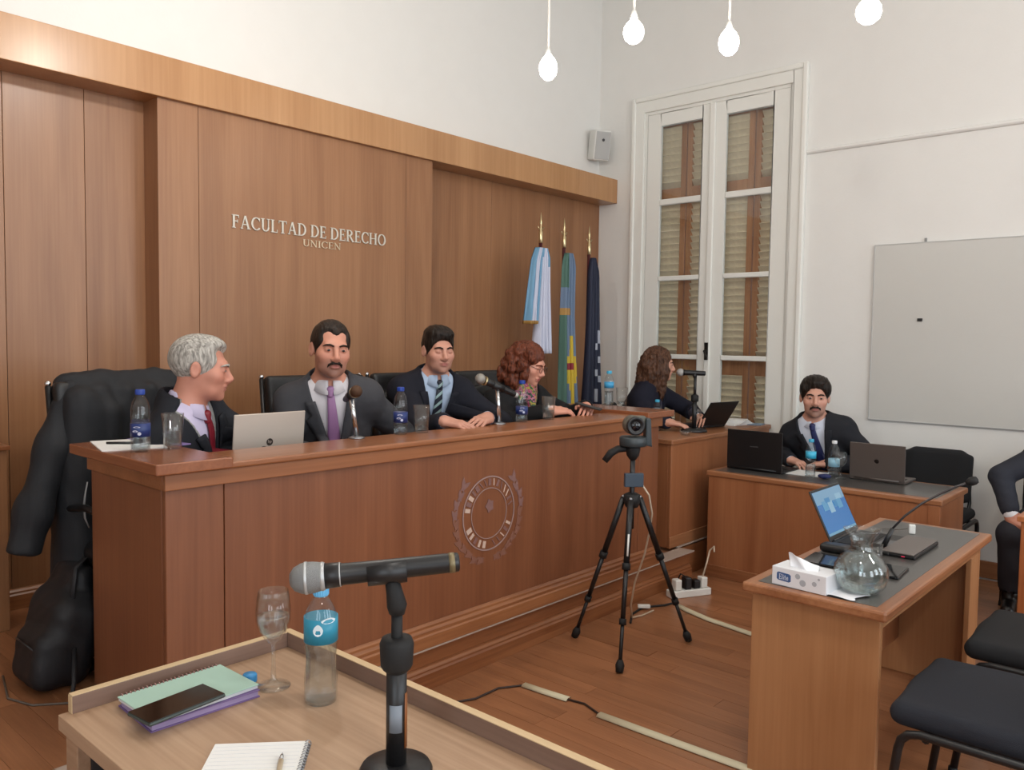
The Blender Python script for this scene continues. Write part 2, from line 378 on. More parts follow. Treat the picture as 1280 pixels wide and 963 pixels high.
def person(label, loc, rz, head, hyaw=0, hpitch=0, hroll=0, hs=1.0, female=False, skin=(196, 142, 118), arms=None, hands=None,
           suit=(40, 42, 48), shirt=(200, 205, 220), tie=None, stripe=None, vneck=0.26, hair=None, haircol=((30, 22, 18), (60, 45, 36)),
           beard=None, stubble=0.0, vest=None, legs=None, jsleeve=0.93, bulk=0.96, shoulder=0.158, pelvis=(0, 0.10, 0.57), lips=(160, 95, 88), trousers=None, eyes_closed=False,
           glasses=False, scarf=False, smile=0.0, lapels=True, sh_drop=0.0, shoes=True, seed=1):
    root = empty('person', loc, R_(rz), label, 'person')
    H = v3(*head); A = rot3(hyaw, hpitch, hroll); s = hs*(0.94 if female else 1.0)
    def h(x, y, z): return H + A @ (v3(x, y, z)*s)
    P = v3(*pelvis); N = H + rot3(hyaw*0.3, 0, 0) @ v3(0, 0.056, -0.140)*s; SC = N + v3(0, 0.008, -0.055)
    ax = SC - P; ln = np.linalg.norm(ax); az = ax/ln; axx = v3(1, 0, 0) - az*az[0]; axx /= np.linalg.norm(axx); ay = np.cross(az, axx)
    T = np.stack([axx, ay, az], 1)
    def t(x, y, z): return P + T @ v3(x, y, z)          # torso frame: z from pelvis (0) to shoulder line (ln)
    shw = shoulder*(0.88 if female else 1)
    SL, SR = t(shw, 0.01, ln-0.045-sh_drop), t(-shw, 0.01, ln-0.045-sh_drop)       # SL: the person's left is +x when facing -y
    arms = arms or {}
    EL, WL = arms.get('L', (SL + v3(0.07, -0.02, -0.29), SL + v3(-0.02, -0.25, -0.34)))
    ER, WR = arms.get('R', (SR + v3(-0.07, -0.02, -0.29), SR + v3(0.02, -0.25, -0.34)))
    EL, WL, ER, WR = [np.array(q, float) for q in (EL, WL, ER, WR)]
    legs = legs or {}
    KL, AL = [np.array(q, float) for q in legs.get('L', ((0.13, -0.33, 0.53), (0.12, -0.32, 0.09)))]
    KR, AR = [np.array(q, float) for q in legs.get('R', ((-0.13, -0.33, 0.53), (-0.12, -0.32, 0.09)))]
    # ---- torso shapes shared by body, shirt and jacket
    def torso(S, g, full=True, sleeve=1.0, arm=True):
        b = bulk
        S.ell(t(0, 0.0, ln*0.70), (0.165*b+g, 0.108*b+g, 0.225+g), T, 'u', 0.05)
        if female: S.ell(t(0, -0.045, ln*0.64), (0.13+g, 0.085+g, 0.09+g), T, 'u', 0.05)
        S.ell(t(0, 0.0, ln*0.34), ((0.15 if female else 0.162)*b+g, 0.118*b+g, 0.21+g), T, 'u', 0.06)
        S.ell(P + v3(0, 0, -0.01), (0.175*b+g, 0.125+g, 0.10+g), None, 'u', 0.05)
        S.cone(SL, SR, 0.058+g, 0.058+g, 'u', 0.05)
        S.cone(t(0.05, 0.015, ln+0.035), SL, 0.040+g*0.7, 0.048+g, 'u', 0.05); S.cone(t(-0.05, 0.015, ln+0.035), SR, 0.040+g*0.7, 0.048+g, 'u', 0.05)
        if arm:
            for a, e, w_ in ((SL, EL, WL), (SR, ER, WR)):
                S.cone(a, e, 0.049+g*0.85, 0.041+g*0.75, 'u', 0.035); S.cone(e, e + (w_-e)*sleeve, 0.041+g*0.75, 0.030+g*0.7, 'u', 0.02)
    # ---- body: one surface from the crown to the feet
    S = SDF()
    S.ell(h(0, 0.016, 0.034), v3(0.076, 0.096, 0.087)*s, A, 'u', 0.02)
    S.ell(h(0, -0.030, -0.030), v3(0.064, 0.064, 0.078)*s, A, 'u', 0.03)
    S.ell(h(0, -0.045, -0.078), v3(0.045 if female else 0.054, 0.044, 0.037)*s, A, 'u', 0.03)
    S.ell(h(0, -0.080, -0.101), v3(0.017, 0.014, 0.014)*s, A, 'u', 0.025)
    S.ell(h(0, -0.082, 0.026), v3(0.048, 0.014, 0.011)*s, A, 'u', 0.025)
    for q in (1, -1):
        S.ell(h(q*0.044, -0.060, -0.022), v3(0.022, 0.022, 0.020)*s, A, 'u', 0.03)
        S.ell(h(q*0.032, -0.100, 0.006), v3(0.019, 0.017, 0.011)*s, A, 's', 0.014)
        S.ell(h(q*0.032, -0.081, 0.004), v3(0.0155, 0.0125, 0.0125)*s, A, 'u', 0.004)      # lids
        S.ell(h(q*0.081, 0.014, -0.004), v3(0.009, 0.019, 0.032)*s, A @ rot3(-q*18, 0, 0), 'u', 0.010)
        S.ell(h(q*0.090, 0.010, -0.002), v3(0.006, 0.010, 0.017)*s, A, 's', 0.008)
        S.ell(h(q*0.0125, -0.101, -0.036), v3(0.0085, 0.010, 0.0075)*s, A, 'u', 0.008)
    S.cone(h(0, -0.088, 0.014), h(0, -0.113, -0.027), 0.0085*s, 0.0120*s, 'u', 0.014)
    S.ell(h(0, -0.098, -0.044), v3(0.008, 0.012, 0.007)*s, A, 'u', 0.012)
    S.ell(h(0, -0.094, -0.0585), v3(0.0235+smile*0.008, 0.0100, 0.0058)*s, A, 'u', 0.007)
    S.ell(h(0, -0.0925, -0.0690), v3(0.0200+smile*0.006, 0.0100, 0.0068)*s, A, 'u', 0.007)
    S.ell(h(0, -0.112, -0.0635), v3(0.026+smile*0.006, 0.016, 0.0012)*s, A, 's', 0.004)
    S.cone(h(0, 0.022, -0.055), N + v3(0, 0.012, -0.03), 0.050*s if female else 0.057*s, 0.056 if female else 0.064, 'u', 0.03)
    torso(S, 0.0)
    for hd, w_, e in (('L', WL, EL), ('R', WR, ER)):
        if hands and hd in hands: hand_prims(S, w_, **hands[hd])
        else: hand_prims(S, w_, (w_-e), np.cross(w_-e, v3(1 if hd == 'L' else 1, 0, 0)), 1 if hd == 'R' else -1)
    for hp, k_, a_ in ((v3(P[0]+0.09, P[1], P[2]-0.04), KL, AL), (v3(P[0]-0.09, P[1], P[2]-0.04), KR, AR)):
        S.cone(hp, k_, 0.082, 0.056, 'u', 0.05); S.cone(k_, a_, 0.052, 0.036, 'u', 0.03)
        S.cone(a_ + v3(0, 0.03, -0.045), a_ + v3(0, -0.16, -0.06), 0.034, 0.026, 'u', 0.03)
    sk = np.array(lin(skin)[:3]); lc = np.array(lin(lips)[:3]); hc = np.array(lin(haircol[0])[:3])
    def tone(V):
        L = ((V - H) @ A)/s; c = np.tile(sk, (len(V), 1)); n = vnoise(V, 40, seed)
        c *= (1 + 0.06*n)[:, None]
        def mask(cx, cy, cz, rx, ry, rz_): return np.clip(1.3 - np.sqrt(((L-[cx, cy, cz])/[rx, ry, rz_])**2 @ np.ones(3)), 0, 1)[:, None]
        m = mask(0, -0.1, -0.064, 0.026, 0.03, 0.012); c = c*(1-m) + lc*m
        for q in (1, -1):
            m = mask(q*0.045, -0.07, -0.025, 0.025, 0.03, 0.022)*0.25; c = c*(1-m) + c*[1.1, 0.75, 0.72]*m
            m = mask(q*0.032, -0.09, 0.004, 0.02, 0.02, 0.012)*0.35; c = c*(1-m) + c*[0.75, 0.6, 0.58]*m
        m = mask(0, -0.11, -0.03, 0.016, 0.02, 0.014)*0.3; c = c*(1-m) + c*[1.05, 0.72, 0.68]*m
        if stubble:
            m = np.clip(mask(0, -0.06, -0.082, 0.062, 0.07, 0.05)*1.2, 0, 1)*stubble; ex = mask(0, -0.1, -0.064, 0.022, 0.03, 0.009); m = m*(1-ex)
            c = c*(1-m) + (hc*0.9+0.022)*m
        return np.concatenate([np.clip(c, 0, 1), np.ones((len(V), 1))], 1)
    al = np.stack([H, P, EL, WL, ER, WR, KL, KR, AL, AR, SL, SR]); lo = al.min(0) - 0.26; hi = al.max(0) + 0.26
    sdf_obj(S, 'body', vcol('skin'), root, lo, hi, 0.0042, None, tone)
    # ---- eyes and brows
    Ml = Matrix([list(map(float, A[i]*s)) + [float(H[i])] for i in range(3)] + [[0, 0, 0, 1]])
    if not eyes_closed:
        for q in (1, -1):
            m = MB(); m.sphere((q*0.032, -0.0825, 0.0035), 0.0122, 12, (1.15, 1, 0.45), Ml); e = m.build('eye', plain('eye_white', (150, 136, 128), 0.3), root)
            m = MB(); m.sphere((q*0.032, -0.0925, 0.0035), 0.0058, 10, (1.1, 0.5, 0.9), Ml); m.build('iris', plain('iris', (36, 24, 18), 0.2), e)
    for q in (1, -1):
        m = MB(); m.tube([Ml @ Vector(p) for p in ((q*0.012, -0.099, 0.021), (q*0.028, -0.097, 0.027), (q*0.044, -0.087, 0.025), (q*0.054, -0.074, 0.018))], [0.0035*s, 0.0045*s, 0.004*s, 0.0015], 8, True)
        m.build('eyebrow', strands('brow_%d_%d_%d' % haircol[0], haircol[0], haircol[1]), root)
    hm = strands('hair_%d_%d_%d' % haircol[0], haircol[0], haircol[1], 0.42)
    # ---- hair
    Hs = SDF(); bh = (lo, hi)
    if hair in ('short', 'white', 'full', 'tousled'):
        g = {'short': 0.009, 'white': 0.010, 'full': 0.011, 'tousled': 0.012}[hair]
        Hs.ell(h(0, 0.018, 0.036), (v3(0.076, 0.096, 0.087)+g)*s, A, 'u', 0.02)
        if hair in ('full', 'tousled'):
            Hs.ell(h(0.008, -0.026, 0.097), v3(0.064, 0.060, 0.028)*s, A, 'u', 0.03)
            Hs.ell(h(0, 0.02, 0.102), v3(0.068, 0.080, 0.034)*s, A, 'u', 0.03)
        if hair == 'tousled':
            for q in (1, -1): Hs.ell(h(q*0.064, -0.025, 0.062), v3(0.024, 0.042, 0.040)*s, A, 'u', 0.025)
        if hair == 'white': Hs.ell(h(0, -0.030, 0.098), v3(0.060, 0.05, 0.026)*s, A, 'u', 0.03)
        # keep the face, the ears and the nape free
        hl = {'short': 0.104, 'white': 0.108, 'full': 0.102, 'tousled': 0.103}[hair]
        Hs.ell(h(0, -0.104, -0.030), v3(0.108, 0.072, hl)*s, A, 's', 0.010)
        if hair in ('short', 'white'):
            for q in (1, -1): Hs.ell(h(q*0.047, -0.083, 0.068), v3(0.032, 0.030, 0.022)*s, A, 's', 0.024)
        A32 = (A/s).astype(np.float32); H32 = H.astype(np.float32)
        def below(X):
            x, y, z = X[0]-H32[0], X[1]-H32[1], X[2]-H32[2]
            ly = x*A32[0,1]+y*A32[1,1]+z*A32[2,1]; lz = x*A32[0,2]+y*A32[1,2]+z*A32[2,2]
            return (lz + 0.022 + 0.42*(ly+0.03))*0.92*s
        Hs.fn(below, 's', 0.006)
        for q in (1, -1): Hs.ell(h(q*0.092, 0.012, -0.006), v3(0.026, 0.026, 0.036)*s, A, 's', 0.008)
        amp = {'short': 0.0016, 'white': 0.0018, 'full': 0.0028, 'tousled': 0.0045}[hair]
        sdf_obj(Hs, 'hair', hm, root, H-0.2, H+0.2, 0.0034, lambda V: amp*vnoise((V-H) @ A, (150, 40, 30), seed) + amp*0.5*vnoise((V-H) @ A, (330, 70, 60), seed+1))
    elif hair in ('curly', 'wavy'):
        rr = random.Random(seed)
        Hs.ell(h(0, 0.022, 0.040), v3(0.092, 0.110, 0.098)*s, A, 'u', 0.03)
        ring = []
        if hair == 'curly':
            for i in range(150):
                a = rr.uniform(R_(52), R_(308)); z = rr.uniform(-0.15, 0.085); rad = (0.090+rr.uniform(-0.004, 0.022))*(1.0 if z > -0.02 else 1.08)*(1 - max(0, z-0.03)*3.5)
                Hs.ell(h(rad*math.sin(a), 0.022-rad*1.08*math.cos(a), z), v3(0.020, 0.020, 0.024)*s*rr.uniform(0.8, 1.25), A, 'u', 0.012)
            Hs.ell(h(0, 0.055, -0.07), v3(0.085, 0.065, 0.09)*s, A, 'u', 0.03)
            fringe = 0.030
        else:
            for i in range(44):
                a = R_(50) + (R_(260))*i/43; p = []; ph = rr.uniform(0, 6)
                top = 0.08+rr.uniform(-0.02, 0.03); L = rr.uniform(0.28, 0.36)
                for j in range(10):
                    z = top - L*j/9; rad = 0.086 + 0.016*min(1, j/3) + 0.010*math.sin(j*1.3+ph) - (0.03 if j < 1 else 0)
                    aa = a + 0.10*math.sin(j*1.1+ph*2); p.append(h(rad*math.sin(aa), 0.022-rad*1.12*math.cos(aa), z))
                Hs.poly(p, [0.014]*3+[0.018]*4+[0.014, 0.010, 0.005], 'u', 0.012)
            Hs.ell(h(0, 0.06, -0.06), v3(0.085, 0.06, 0.11)*s, A, 'u', 0.03)
            fringe = 0.020
        Hs.ell(h(0, -0.120, -0.035), v3(0.066, 0.085, 0.108-fringe*0.2)*s, A, 's', 0.012)
        Hs.ell(h(0, -0.16, -0.16), v3(0.075, 0.14, 0.13)*s, A, 's', 0.015)
        sdf_obj(Hs, 'hair', hm, root, H-0.42, H+0.25, 0.004, lambda V: 0.005*vnoise((V-H) @ A, (110, 110, 60), seed) + 0.003*vnoise(V-H, (300, 300, 120), seed+1))
    if beard:
        Bs = SDF()
        if 'm' in beard:
            for q in (1, -1): Bs.poly([h(0, -0.1045, -0.0490), h(q*0.014, -0.1035, -0.0505), h(q*0.026, -0.094, -0.0580), h(q*0.031, -0.086, -0.070)], [0.0050*s, 0.0054*s, 0.0042*s, 0.0026*s], 'u', 0.006)
        if 'g' in beard:
            Bs.ell(h(0, -0.085, -0.100), v3(0.024, 0.016, 0.018)*s, A, 'u', 0.01)
            for q in (1, -1): Bs.poly([h(q*0.031, -0.086, -0.070), h(q*0.026, -0.084, -0.088), h(0, -0.090, -0.104)], [0.0045*s, 0.0060*s, 0.010*s], 'u', 0.008)
        sdf_obj(Bs, 'beard', hm, root, H-0.2, H+0.2, 0.003, lambda V: 0.0012*vnoise(V-H, (400, 400, 300), seed))
    if glasses:
        m = MB()
        for q in (1, -1): m.tube([Ml @ Vector((q*0.033+0.022*math.cos(a), -0.107, 0.001+0.017*math.sin(a))) for a in [2*math.pi*i/16 for i in range(17)]], 0.0016, 6); m.tube([Ml @ Vector((q*0.055, -0.106, 0.004)), Ml @ Vector((q*0.080, -0.02, 0.008)), Ml @ Vector((q*0.083, 0.01, 0.0))], 0.0015, 6)
        m.tube([Ml @ Vector((0.011, -0.109, 0.004)), Ml @ Vector((-0.011, -0.109, 0.004))], 0.0015, 6); m.build('glasses', plain('glasses_frame', (70, 45, 40), 0.35), root)
    # ---- shirt
    Sh = SDF(); torso(Sh, 0.010, sleeve=0.97); 
    Sh.cone(N + v3(0, 0.010, -0.04), N + v3(0, 0.006, 0.016), 0.070 if not female else 0.060, 0.066 if not female else 0.056, 'u', 0.02)
    Sh.cone(N + v3(0, 0, 0.06), N + v3(0, 0, 0.0), 0.050, 0.050, 's', 0.008)
    sdf_obj(Sh, 'shirt', plain('shirt_%d_%d_%d' % shirt, shirt, 0.8, bump=0.2, bscale=400), root, lo, hi, 0.0065)
    if not scarf:
        m = MB(); G = []
        for i in range(33):
            th = R_(-172 + 344*i/32); c_ = 0.5*(1-math.cos(th)); c4 = c_**3        # th = 0 at the nape, c_ = 1 at the throat
            r0 = 0.072 - 0.005*c_; top = 0.040 - 0.036*c_; drop = 0.034 + 0.030*c4; out = 0.014 + 0.010*c_
            def cpt(r, z): return Vector((N[0] + r*math.sin(th), N[1] + 0.012 - 0.008*c_ + r*1.02*math.cos(th), N[2] + z))
            G.append([cpt(r0-0.003, top-0.03), cpt(r0, top), cpt(r0+0.004, top+0.002), cpt(r0+0.008, top-0.006), cpt(r0+out, top-drop)])
        m.grid(G); m.build('collar', plain('shirt_%d_%d_%d' % shirt, shirt, 0.8), root, solid=0.003)
    def strip(S_, rows, off, th):       # rows: (z along torso, x0, x1) -> sheet lying on S_ from the front
        G = []
        for z, xs in rows:
            row = []
            for x in xs:
                q = t(x, 0, z); y = S_.surf_y(float(q[0]), float(q[2])); row.append(Vector((q[0], (y if y is not None else q[1]-0.1) - off, q[2])))
            G.append(row)
        m = MB(); m.grid(G); return m
    T32 = T.astype(np.float32); P32 = P.astype(np.float32)
    def wedge(a_, zb_):
        def f(X):
            x, y, z = X[0]-P32[0], X[1]-P32[1], X[2]-P32[2]
            qx = x*T32[0,0]+y*T32[1,0]+z*T32[2,0]; qy = x*T32[0,1]+y*T32[1,1]+z*T32[2,1]; qz = x*T32[0,2]+y*T32[1,2]+z*T32[2,2]
            return np.maximum(np.abs(qx)*math.cos(a_) - (qz-zb_)*math.sin(a_), qy)
        return f
    zb = ln - vneck                                       # bottom of the opening
    if vest:
        Vs = SDF(); torso(Vs, 0.018, arm=False); a_ = math.atan2(0.060, vneck*0.62)
        zv = ln - vneck*0.60
        vw2 = wedge(a_, zv)
        Vs.fn(vw2, 's', 0.006); sdf_obj(Vs, 'waistcoat', plain('vest_%d_%d_%d' % vest, vest, 0.85, bump=0.3, bscale=500), root, lo, hi, 0.0075)
    if tie:
        base = Vs if vest else Sh
        z0 = ln + 0.020; rows = []
        for i in range(12):
            f_ = i/11; z = z0 - f_*(vneck+0.02); w_ = 0.014 + 0.022*f_
            if i == 0: w_ = 0.018
            rows.append((z, [-w_, -w_*0.5, 0, w_*0.5, w_]))
        tm = tie if not isinstance(tie, tuple) else plain('tie_%d_%d_%d' % tie, tie, 0.45, bump=0.2, bscale=500)
        tp = strip(Sh, rows, 0.010, 0.004).build('tie', tm, root, solid=0.006)
        kn = SDF(); kc = t(0, 0, z0-0.008); y = Sh.surf_y(float(kc[0]), float(kc[2])) or float(kc[1]-0.08); kc = v3(kc[0], y-0.008, kc[2])
        kn.cone(kc + v3(0.006, 0, 0.010), kc + v3(0.002, -0.001, -0.016), 0.013, 0.010, 'u', 0.016); kn.cone(kc + v3(-0.006, 0, 0.010), kc + v3(-0.002, -0.001, -0.016), 0.013, 0.010, 'u', 0.016)
        sdf_obj(kn, 'tie_knot', tm, root, kc-0.06, kc+0.06, 0.003)
    # ---- jacket
    J = SDF(); g = 0.028; torso(J, g, sleeve=jsleeve)
    J.cone(N + v3(0, 0.02, -0.05), N + v3(0, 0.025, 0.004), 0.096, 0.090, 'u', 0.03)
    Jf = SDF(); Jf.p = list(J.p)
    J.cone(N + v3(0, -0.002, 0.12), N + v3(0, -0.004, -0.012), 0.084, 0.084, 's', 0.008)
    a_ = math.atan2(0.075, vneck)
    vw = wedge(a_, zb)
    J.fn(vw, 's', 0.006)
    for w_, e in ((WL, EL), (WR, ER)):
        d = (w_-e)/np.linalg.norm(w_-e); J.cone(e + (w_-e)*jsleeve, w_ + d*0.2, 0.033, 0.033, 's', 0.004)
    jm = plain('suit_%d_%d_%d' % suit, suit, 0.85, bump=0.3, bscale=600, var=0.10, spec=0.25)
    sdf_obj(J, 'jacket', jm, root, lo, hi, 0.0062, lambda V: 0.0035*vnoise(V, (22, 22, 30), seed+5))
    if lapels:
        for q in (1, -1):
            rows = []
            for i in range(15):
                f_ = i/14; z = zb + 0.0 + f_*(vneck-0.03); xi = (z-zb)*math.tan(a_) + 0.002
                wl = 0.012 + 0.052*min(1, f_*1.5) if f_ < 0.74 else (0.034 if f_ < 0.80 else 0.044)
                rows.append((z, [q*(xi + wl*u) for u in (0, 0.33, 0.66, 1)]))
            strip(Jf, rows, 0.009, 0.004).build('lapel', jm, root, solid=0.008)
    # ---- trousers and shoes
    tr = trousers or suit
    Tr = SDF(); Tr.ell(P + v3(0, 0, -0.02), (0.185, 0.135, 0.10), None, 'u', 0.05)
    for hp, k_, a2 in ((v3(P[0]+0.09, P[1], P[2]-0.04), KL, AL), (v3(P[0]-0.09, P[1], P[2]-0.04), KR, AR)):
        Tr.cone(hp, k_, 0.094, 0.074, 'u', 0.05); Tr.cone(k_, a2 + v3(0, 0, 0.0), 0.070, 0.062, 'u', 0.03)
        Tr.cone(a2 + (a2-k_)*0.03, a2 + (a2-k_)*0.6, 0.07, 0.07, 's', 0.005)
    sdf_obj(Tr, 'trousers', plain('trouser_%d_%d_%d' % tr, tr, 0.85, bump=0.3, bscale=600, spec=0.25), root, lo, hi, 0.011, lambda V: 0.004*vnoise(V, (20, 20, 25), seed+6))
    if shoes:
        for a2 in (AL, AR):
            Fs = SDF(); f0 = a2 + v3(0, 0.035, -0.045); f1 = a2 + v3(0, -0.15, -0.058)
            Fs.cone(f0, f1, 0.044, 0.036, 'u', 0.03); Fs.cone(a2, f0, 0.048, 0.044, 'u', 0.02)
            Fs.rbox(v3(f0[0], f0[1]-0.08, a2[2]-0.14), v3(0.3, 0.4, 0.05), None, 0.005, 's', 0.004)
            sdf_obj(Fs, 'shoe', plain('shoe_leather', (18, 16, 16), 0.3), root, f1-0.15, f0+0.2, 0.007)
    if scarf:
        pal = [(150, 50, 85), (170, 150, 60), (55, 100, 65), (40, 40, 50), (170, 110, 125)]
        fr = Vector(N); k = 0
        for a in range(26):
            ang = R_(-115 + a*9.0); m = MB(); rr = 0.078 + 0.012*math.sin(a*2.1)
            c0 = fr + Vector((rr*math.sin(ang), 0.01 - rr*math.cos(ang), 0.0 + 0.018*math.sin(a*1.7)))
            Fq = SDF().cone(np.array(c0), np.array(c0 + Vector((rr*0.22*math.cos(ang), rr*0.22*math.sin(ang), -0.05))), 0.019, 0.014)
            if k == 0: sc_ = []
            sc_.append((Fq, pal[a % 5])); k += 1
        Sc = SDF(); 
        for Fq, _ in sc_: Sc.p += Fq.p
        for j in range(6): Sc.cone(N + v3(0.012*math.sin(j*2), -0.085-0.004*j, -0.03-0.03*j), N + v3(0.012*math.sin(j*2+2), -0.09-0.006*j, -0.07-0.03*j), 0.026, 0.022, 'u', 0.012)
        pc = np.array([lin(p_)[:3] for p_ in pal])
        def sc_col(V):
            k_ = (np.floor(5*(vnoise(V, 70, 3)+1) + 2*vnoise(V, 160, 8)).astype(int)) % 5
            return np.concatenate([pc[k_], np.ones((len(V), 1))], 1)
        sdf_obj(Sc, 'scarf', vcol('scarf_print', 0.7), root, N-0.3, N+0.2, 0.004, lambda V: 0.003*vnoise(V, 80, 4), sc_col)
    return root
# ------------------------------------------------------------------ materials
W_PANEL = wood('panel_veneer', (132, 89, 58), (157, 112, 77), 'Z', 0.40, 0.10, 0.9, 0.7)
W_HEAD = wood('header_veneer', (168, 122, 80), (186, 141, 98), 'Z', 0.33, 0.2, 0.7, 0.6)
W_BENCH = wood('bench_veneer', (114, 68, 44), (136, 86, 58), 'Z', 0.36, 0.12, 0.9, 0.7)
W_BENCHX = wood('bench_veneer_long', (128, 78, 46), (156, 100, 64), 'X', 0.30, 0.25, 0.9, 0.6)
W_BENCHY = wood('bench_veneer_deep', (120, 68, 42), (146, 90, 58), 'Y', 0.26, 0.3, 0.9, 0.6)
W_DESK = wood('desk_veneer', (138, 84, 52), (162, 106, 70), 'Z', 0.38, 0.12, 0.9, 0.7)
W_DESK4 = wood('light_desk_veneer', (156, 108, 70), (176, 128, 88), 'Z', 0.38, 0.10, 0.9, 0.7)
W_DESKX = wood('desk_edge_long', (130, 80, 50), (164, 112, 76), 'X', 0.35, 0.15, 0.9, 0.6)
W_DESKY = wood('desk_edge_deep', (130, 80, 50), (164, 112, 76), 'Y', 0.35, 0.15, 0.9, 0.6)
W_FLOOR = wood('floor_plank', (128, 83, 54), (164, 112, 77), 'Y', 0.34, 0.15, 1.3, 0.8, 0.10)
W_BASE = wood('baseboard_wood', (120, 70, 40), (158, 104, 66), 'X', 0.36, 0.15)
W_TRAY = wood('oak_laminate', (146, 114, 88), (184, 154, 126), 'Y', 0.45, 0.0, 1.0, 0.7)
W_RIM = wood('rim_laminate', (112, 88, 76), (138, 112, 98), 'Y', 0.5, 0.0, 1.2, 0.8); W_RIMX = wood('rim_laminate_long', (112, 88, 76), (138, 112, 98), 'X', 0.5, 0.0, 1.2, 0.8)
M_BAND = plain('edge_band', (196, 170, 132), 0.5)
W_TRAYX = wood('oak_laminate_long', (150, 116, 86), (184, 150, 114), 'X', 0.45, 0.0, 1.2, 0.8)
W_SHUT = wood('shutter_wood', (150, 100, 66), (178, 126, 88), 'Z', 0.6, 0.0)
M_SLAT = plain('weathered_slat', (206, 190, 164), 0.7, var=0.15, bscale=60)
M_WALL = plain('wall_paint', (226, 225, 221), 0.85, bump=0.25, bscale=60, var=0.02)
M_CEIL = plain('ceiling_paint', (232, 231, 228), 0.9)
M_DOOR = plain('door_paint', (228, 228, 222), 0.45, bump=0.1, bscale=90)
M_BLACK = plain('black_plastic', (20, 20, 22), 0.4)
M_MATT = plain('black_matt', (14, 14, 15), 0.7)
M_LEATH = plain('black_leather', (18, 18, 20), 0.42, bump=0.5, bscale=260)
M_FABB = plain('black_fabric', (22, 23, 26), 0.9, bump=0.6, bscale=700)
M_NAVYF = plain('navy_fabric', (26, 29, 38), 0.9, bump=0.6, bscale=700)
M_CHROME = plain('chrome', (200, 202, 205), 0.16, 1.0)
M_STEEL = plain('brushed_steel', (150, 152, 156), 0.35, 1.0)
M_BRASS = plain('brass', (206, 190, 150), 0.28, 1.0)
M_WHITE = plain('white_plastic', (225, 225, 220), 0.4)
M_PAPER = plain('paper', (226, 226, 224), 0.85)
M_LINO = plain('desk_inlay', (74, 72, 70), 0.28, bump=0.1, bscale=400, coat=0.15)
M_GLASS = thin('clear_glass', (251, 253, 253), base=0.02)
M_PET = thin('clear_bottle', (248, 251, 252), base=0.02)
M_WATER = glassy('water', (246, 249, 250), 0.35, 1.33)
M_PANE = pane_glass('window_glass', (250, 252, 252), 0.0)

# ------------------------------------------------------------------ setting
Yw, Xw = 4.30, 5.947
PZ = 0.19
CEIL = 4.7
st = 'structure'
floor = B(((-3.2, -4, -0.12), (6.2, 4.5, -0.02))).build('floor', W_FLOOR); tag(floor, kind=st)
# planks: strips along Y with butt joints, sharing six plank meshes
pl = []
for L in (0.9, 1.2, 1.5):
    for j in range(2):
        m = MB(); m.box((-0.0445, 0.0008, -0.018), (0.0445, L-0.0008, 0.0 - 0.0006*j)); o = m.mesh('plank'); o.materials.append(W_FLOOR); pl.append((L, o))
rr = random.Random(3); npl = 0
def planks(x0, x1, y0, y1, z, parent):
    x = x0 + 0.045
    while x < x1 - 0.02:
        y = y0 - rr.uniform(0, 0.8)
        while y < y1:
            c = [p for p in pl]; L, me = c[rr.randrange(6)]
            if y < y0: ys = y0
            else: ys = y
            ln_ = min(y + L, y1) - ys
            if ln_ > 0.05:
                o = share(me, 'plank', parent, (x, ys, z)); o.scale = (1, ln_/L, 1)
            y += L
        x += 0.09
planks(-0.32, 5.94, -0.35, 2.53, 0.0, floor)
platform = B(((-3.2, 2.535, -0.02), (4.55, 4.3, PZ-0.018)), ((4.55, 2.62, -0.02), (Xw, 4.3, PZ-0.018))).build('platform', W_BENCHX); tag(platform, kind=st)
planks(-0.48, 1.62, 2.54, 4.28, PZ, platform)
# platform nosing strip, riser board and baseboard
B(((-0.5, 2.494, PZ-0.007), (4.55, 2.60, PZ)), ((4.55, 2.613, PZ-0.007), (Xw, 2.7, PZ))).build('nosing', plain('nosing_strip', (176, 160, 148), 0.4), platform, 0.001)
def skirt(y, z, prof):     # profile (depth towards -y, height)
    return [(y-d, z+h_) for d, h_ in prof]
def mould_x(name, x0, x1, y, z, prof, mat, parent):
    m = MB(); m.prism(skirt(y, z, prof), x0, x1, lambda u, v, d: (d, u, v)); return m.build(name, mat, parent, 0.0015)
PR = [(0, 0), (0.026, 0), (0.026, 0.070), (0.020, 0.078), (0.020, 0.086), (0.012, 0.096), (0.006, 0.10), (0, 0.10)]
bb = mould_x('trim_1', -3.2, 4.55, 2.535, 0.0, PR, W_BASE, None); tag(bb, kind=st)
# walls
wb = B(((-3.2, Yw, -0.02), (Xw+0.3, Yw+0.2, CEIL))).build('wall_back', M_WALL); tag(wb, kind=st)
DY0, DY1, DZ1 = 2.53, 3.83, 3.43
wr = B(((Xw, -4, -0.02), (Xw+0.28, DY0, CEIL)), ((Xw, DY1, -0.02), (Xw+0.28, Yw+0.2, CEIL)), ((Xw, DY0, DZ1), (Xw+0.28, DY1, CEIL)), ((Xw, DY0, -0.02), (Xw+0.28, DY1, PZ+0.01))).build('wall_right', M_WALL); tag(wr, kind=st)
wl = B(((-3.4, -4, -0.02), (-3.2, -3.52, CEIL)), ((-3.4, -2.28, -0.02), (-3.2, -1.52, CEIL)), ((-3.4, -0.28, -0.02), (-3.2, 4.5, CEIL)), *[q for y in (-2.9, -0.9) for q in (((-3.4, y-0.62, -0.02), (-3.2, y+0.62, 0.72)), ((-3.4, y-0.62, 3.38), (-3.2, y+0.62, CEIL)))]).build('wall_left', M_WALL); tag(wl, kind=st)
fr = MB(); xs = [-3.2]
for x in (0.4, 2.6, 4.8): xs += [x-0.62, x+0.62]
xs.append(Xw+0.28)
for i in range(0, len(xs), 2): fr.box((xs[i], -4.2, -0.02), (xs[i+1], -4, CEIL))
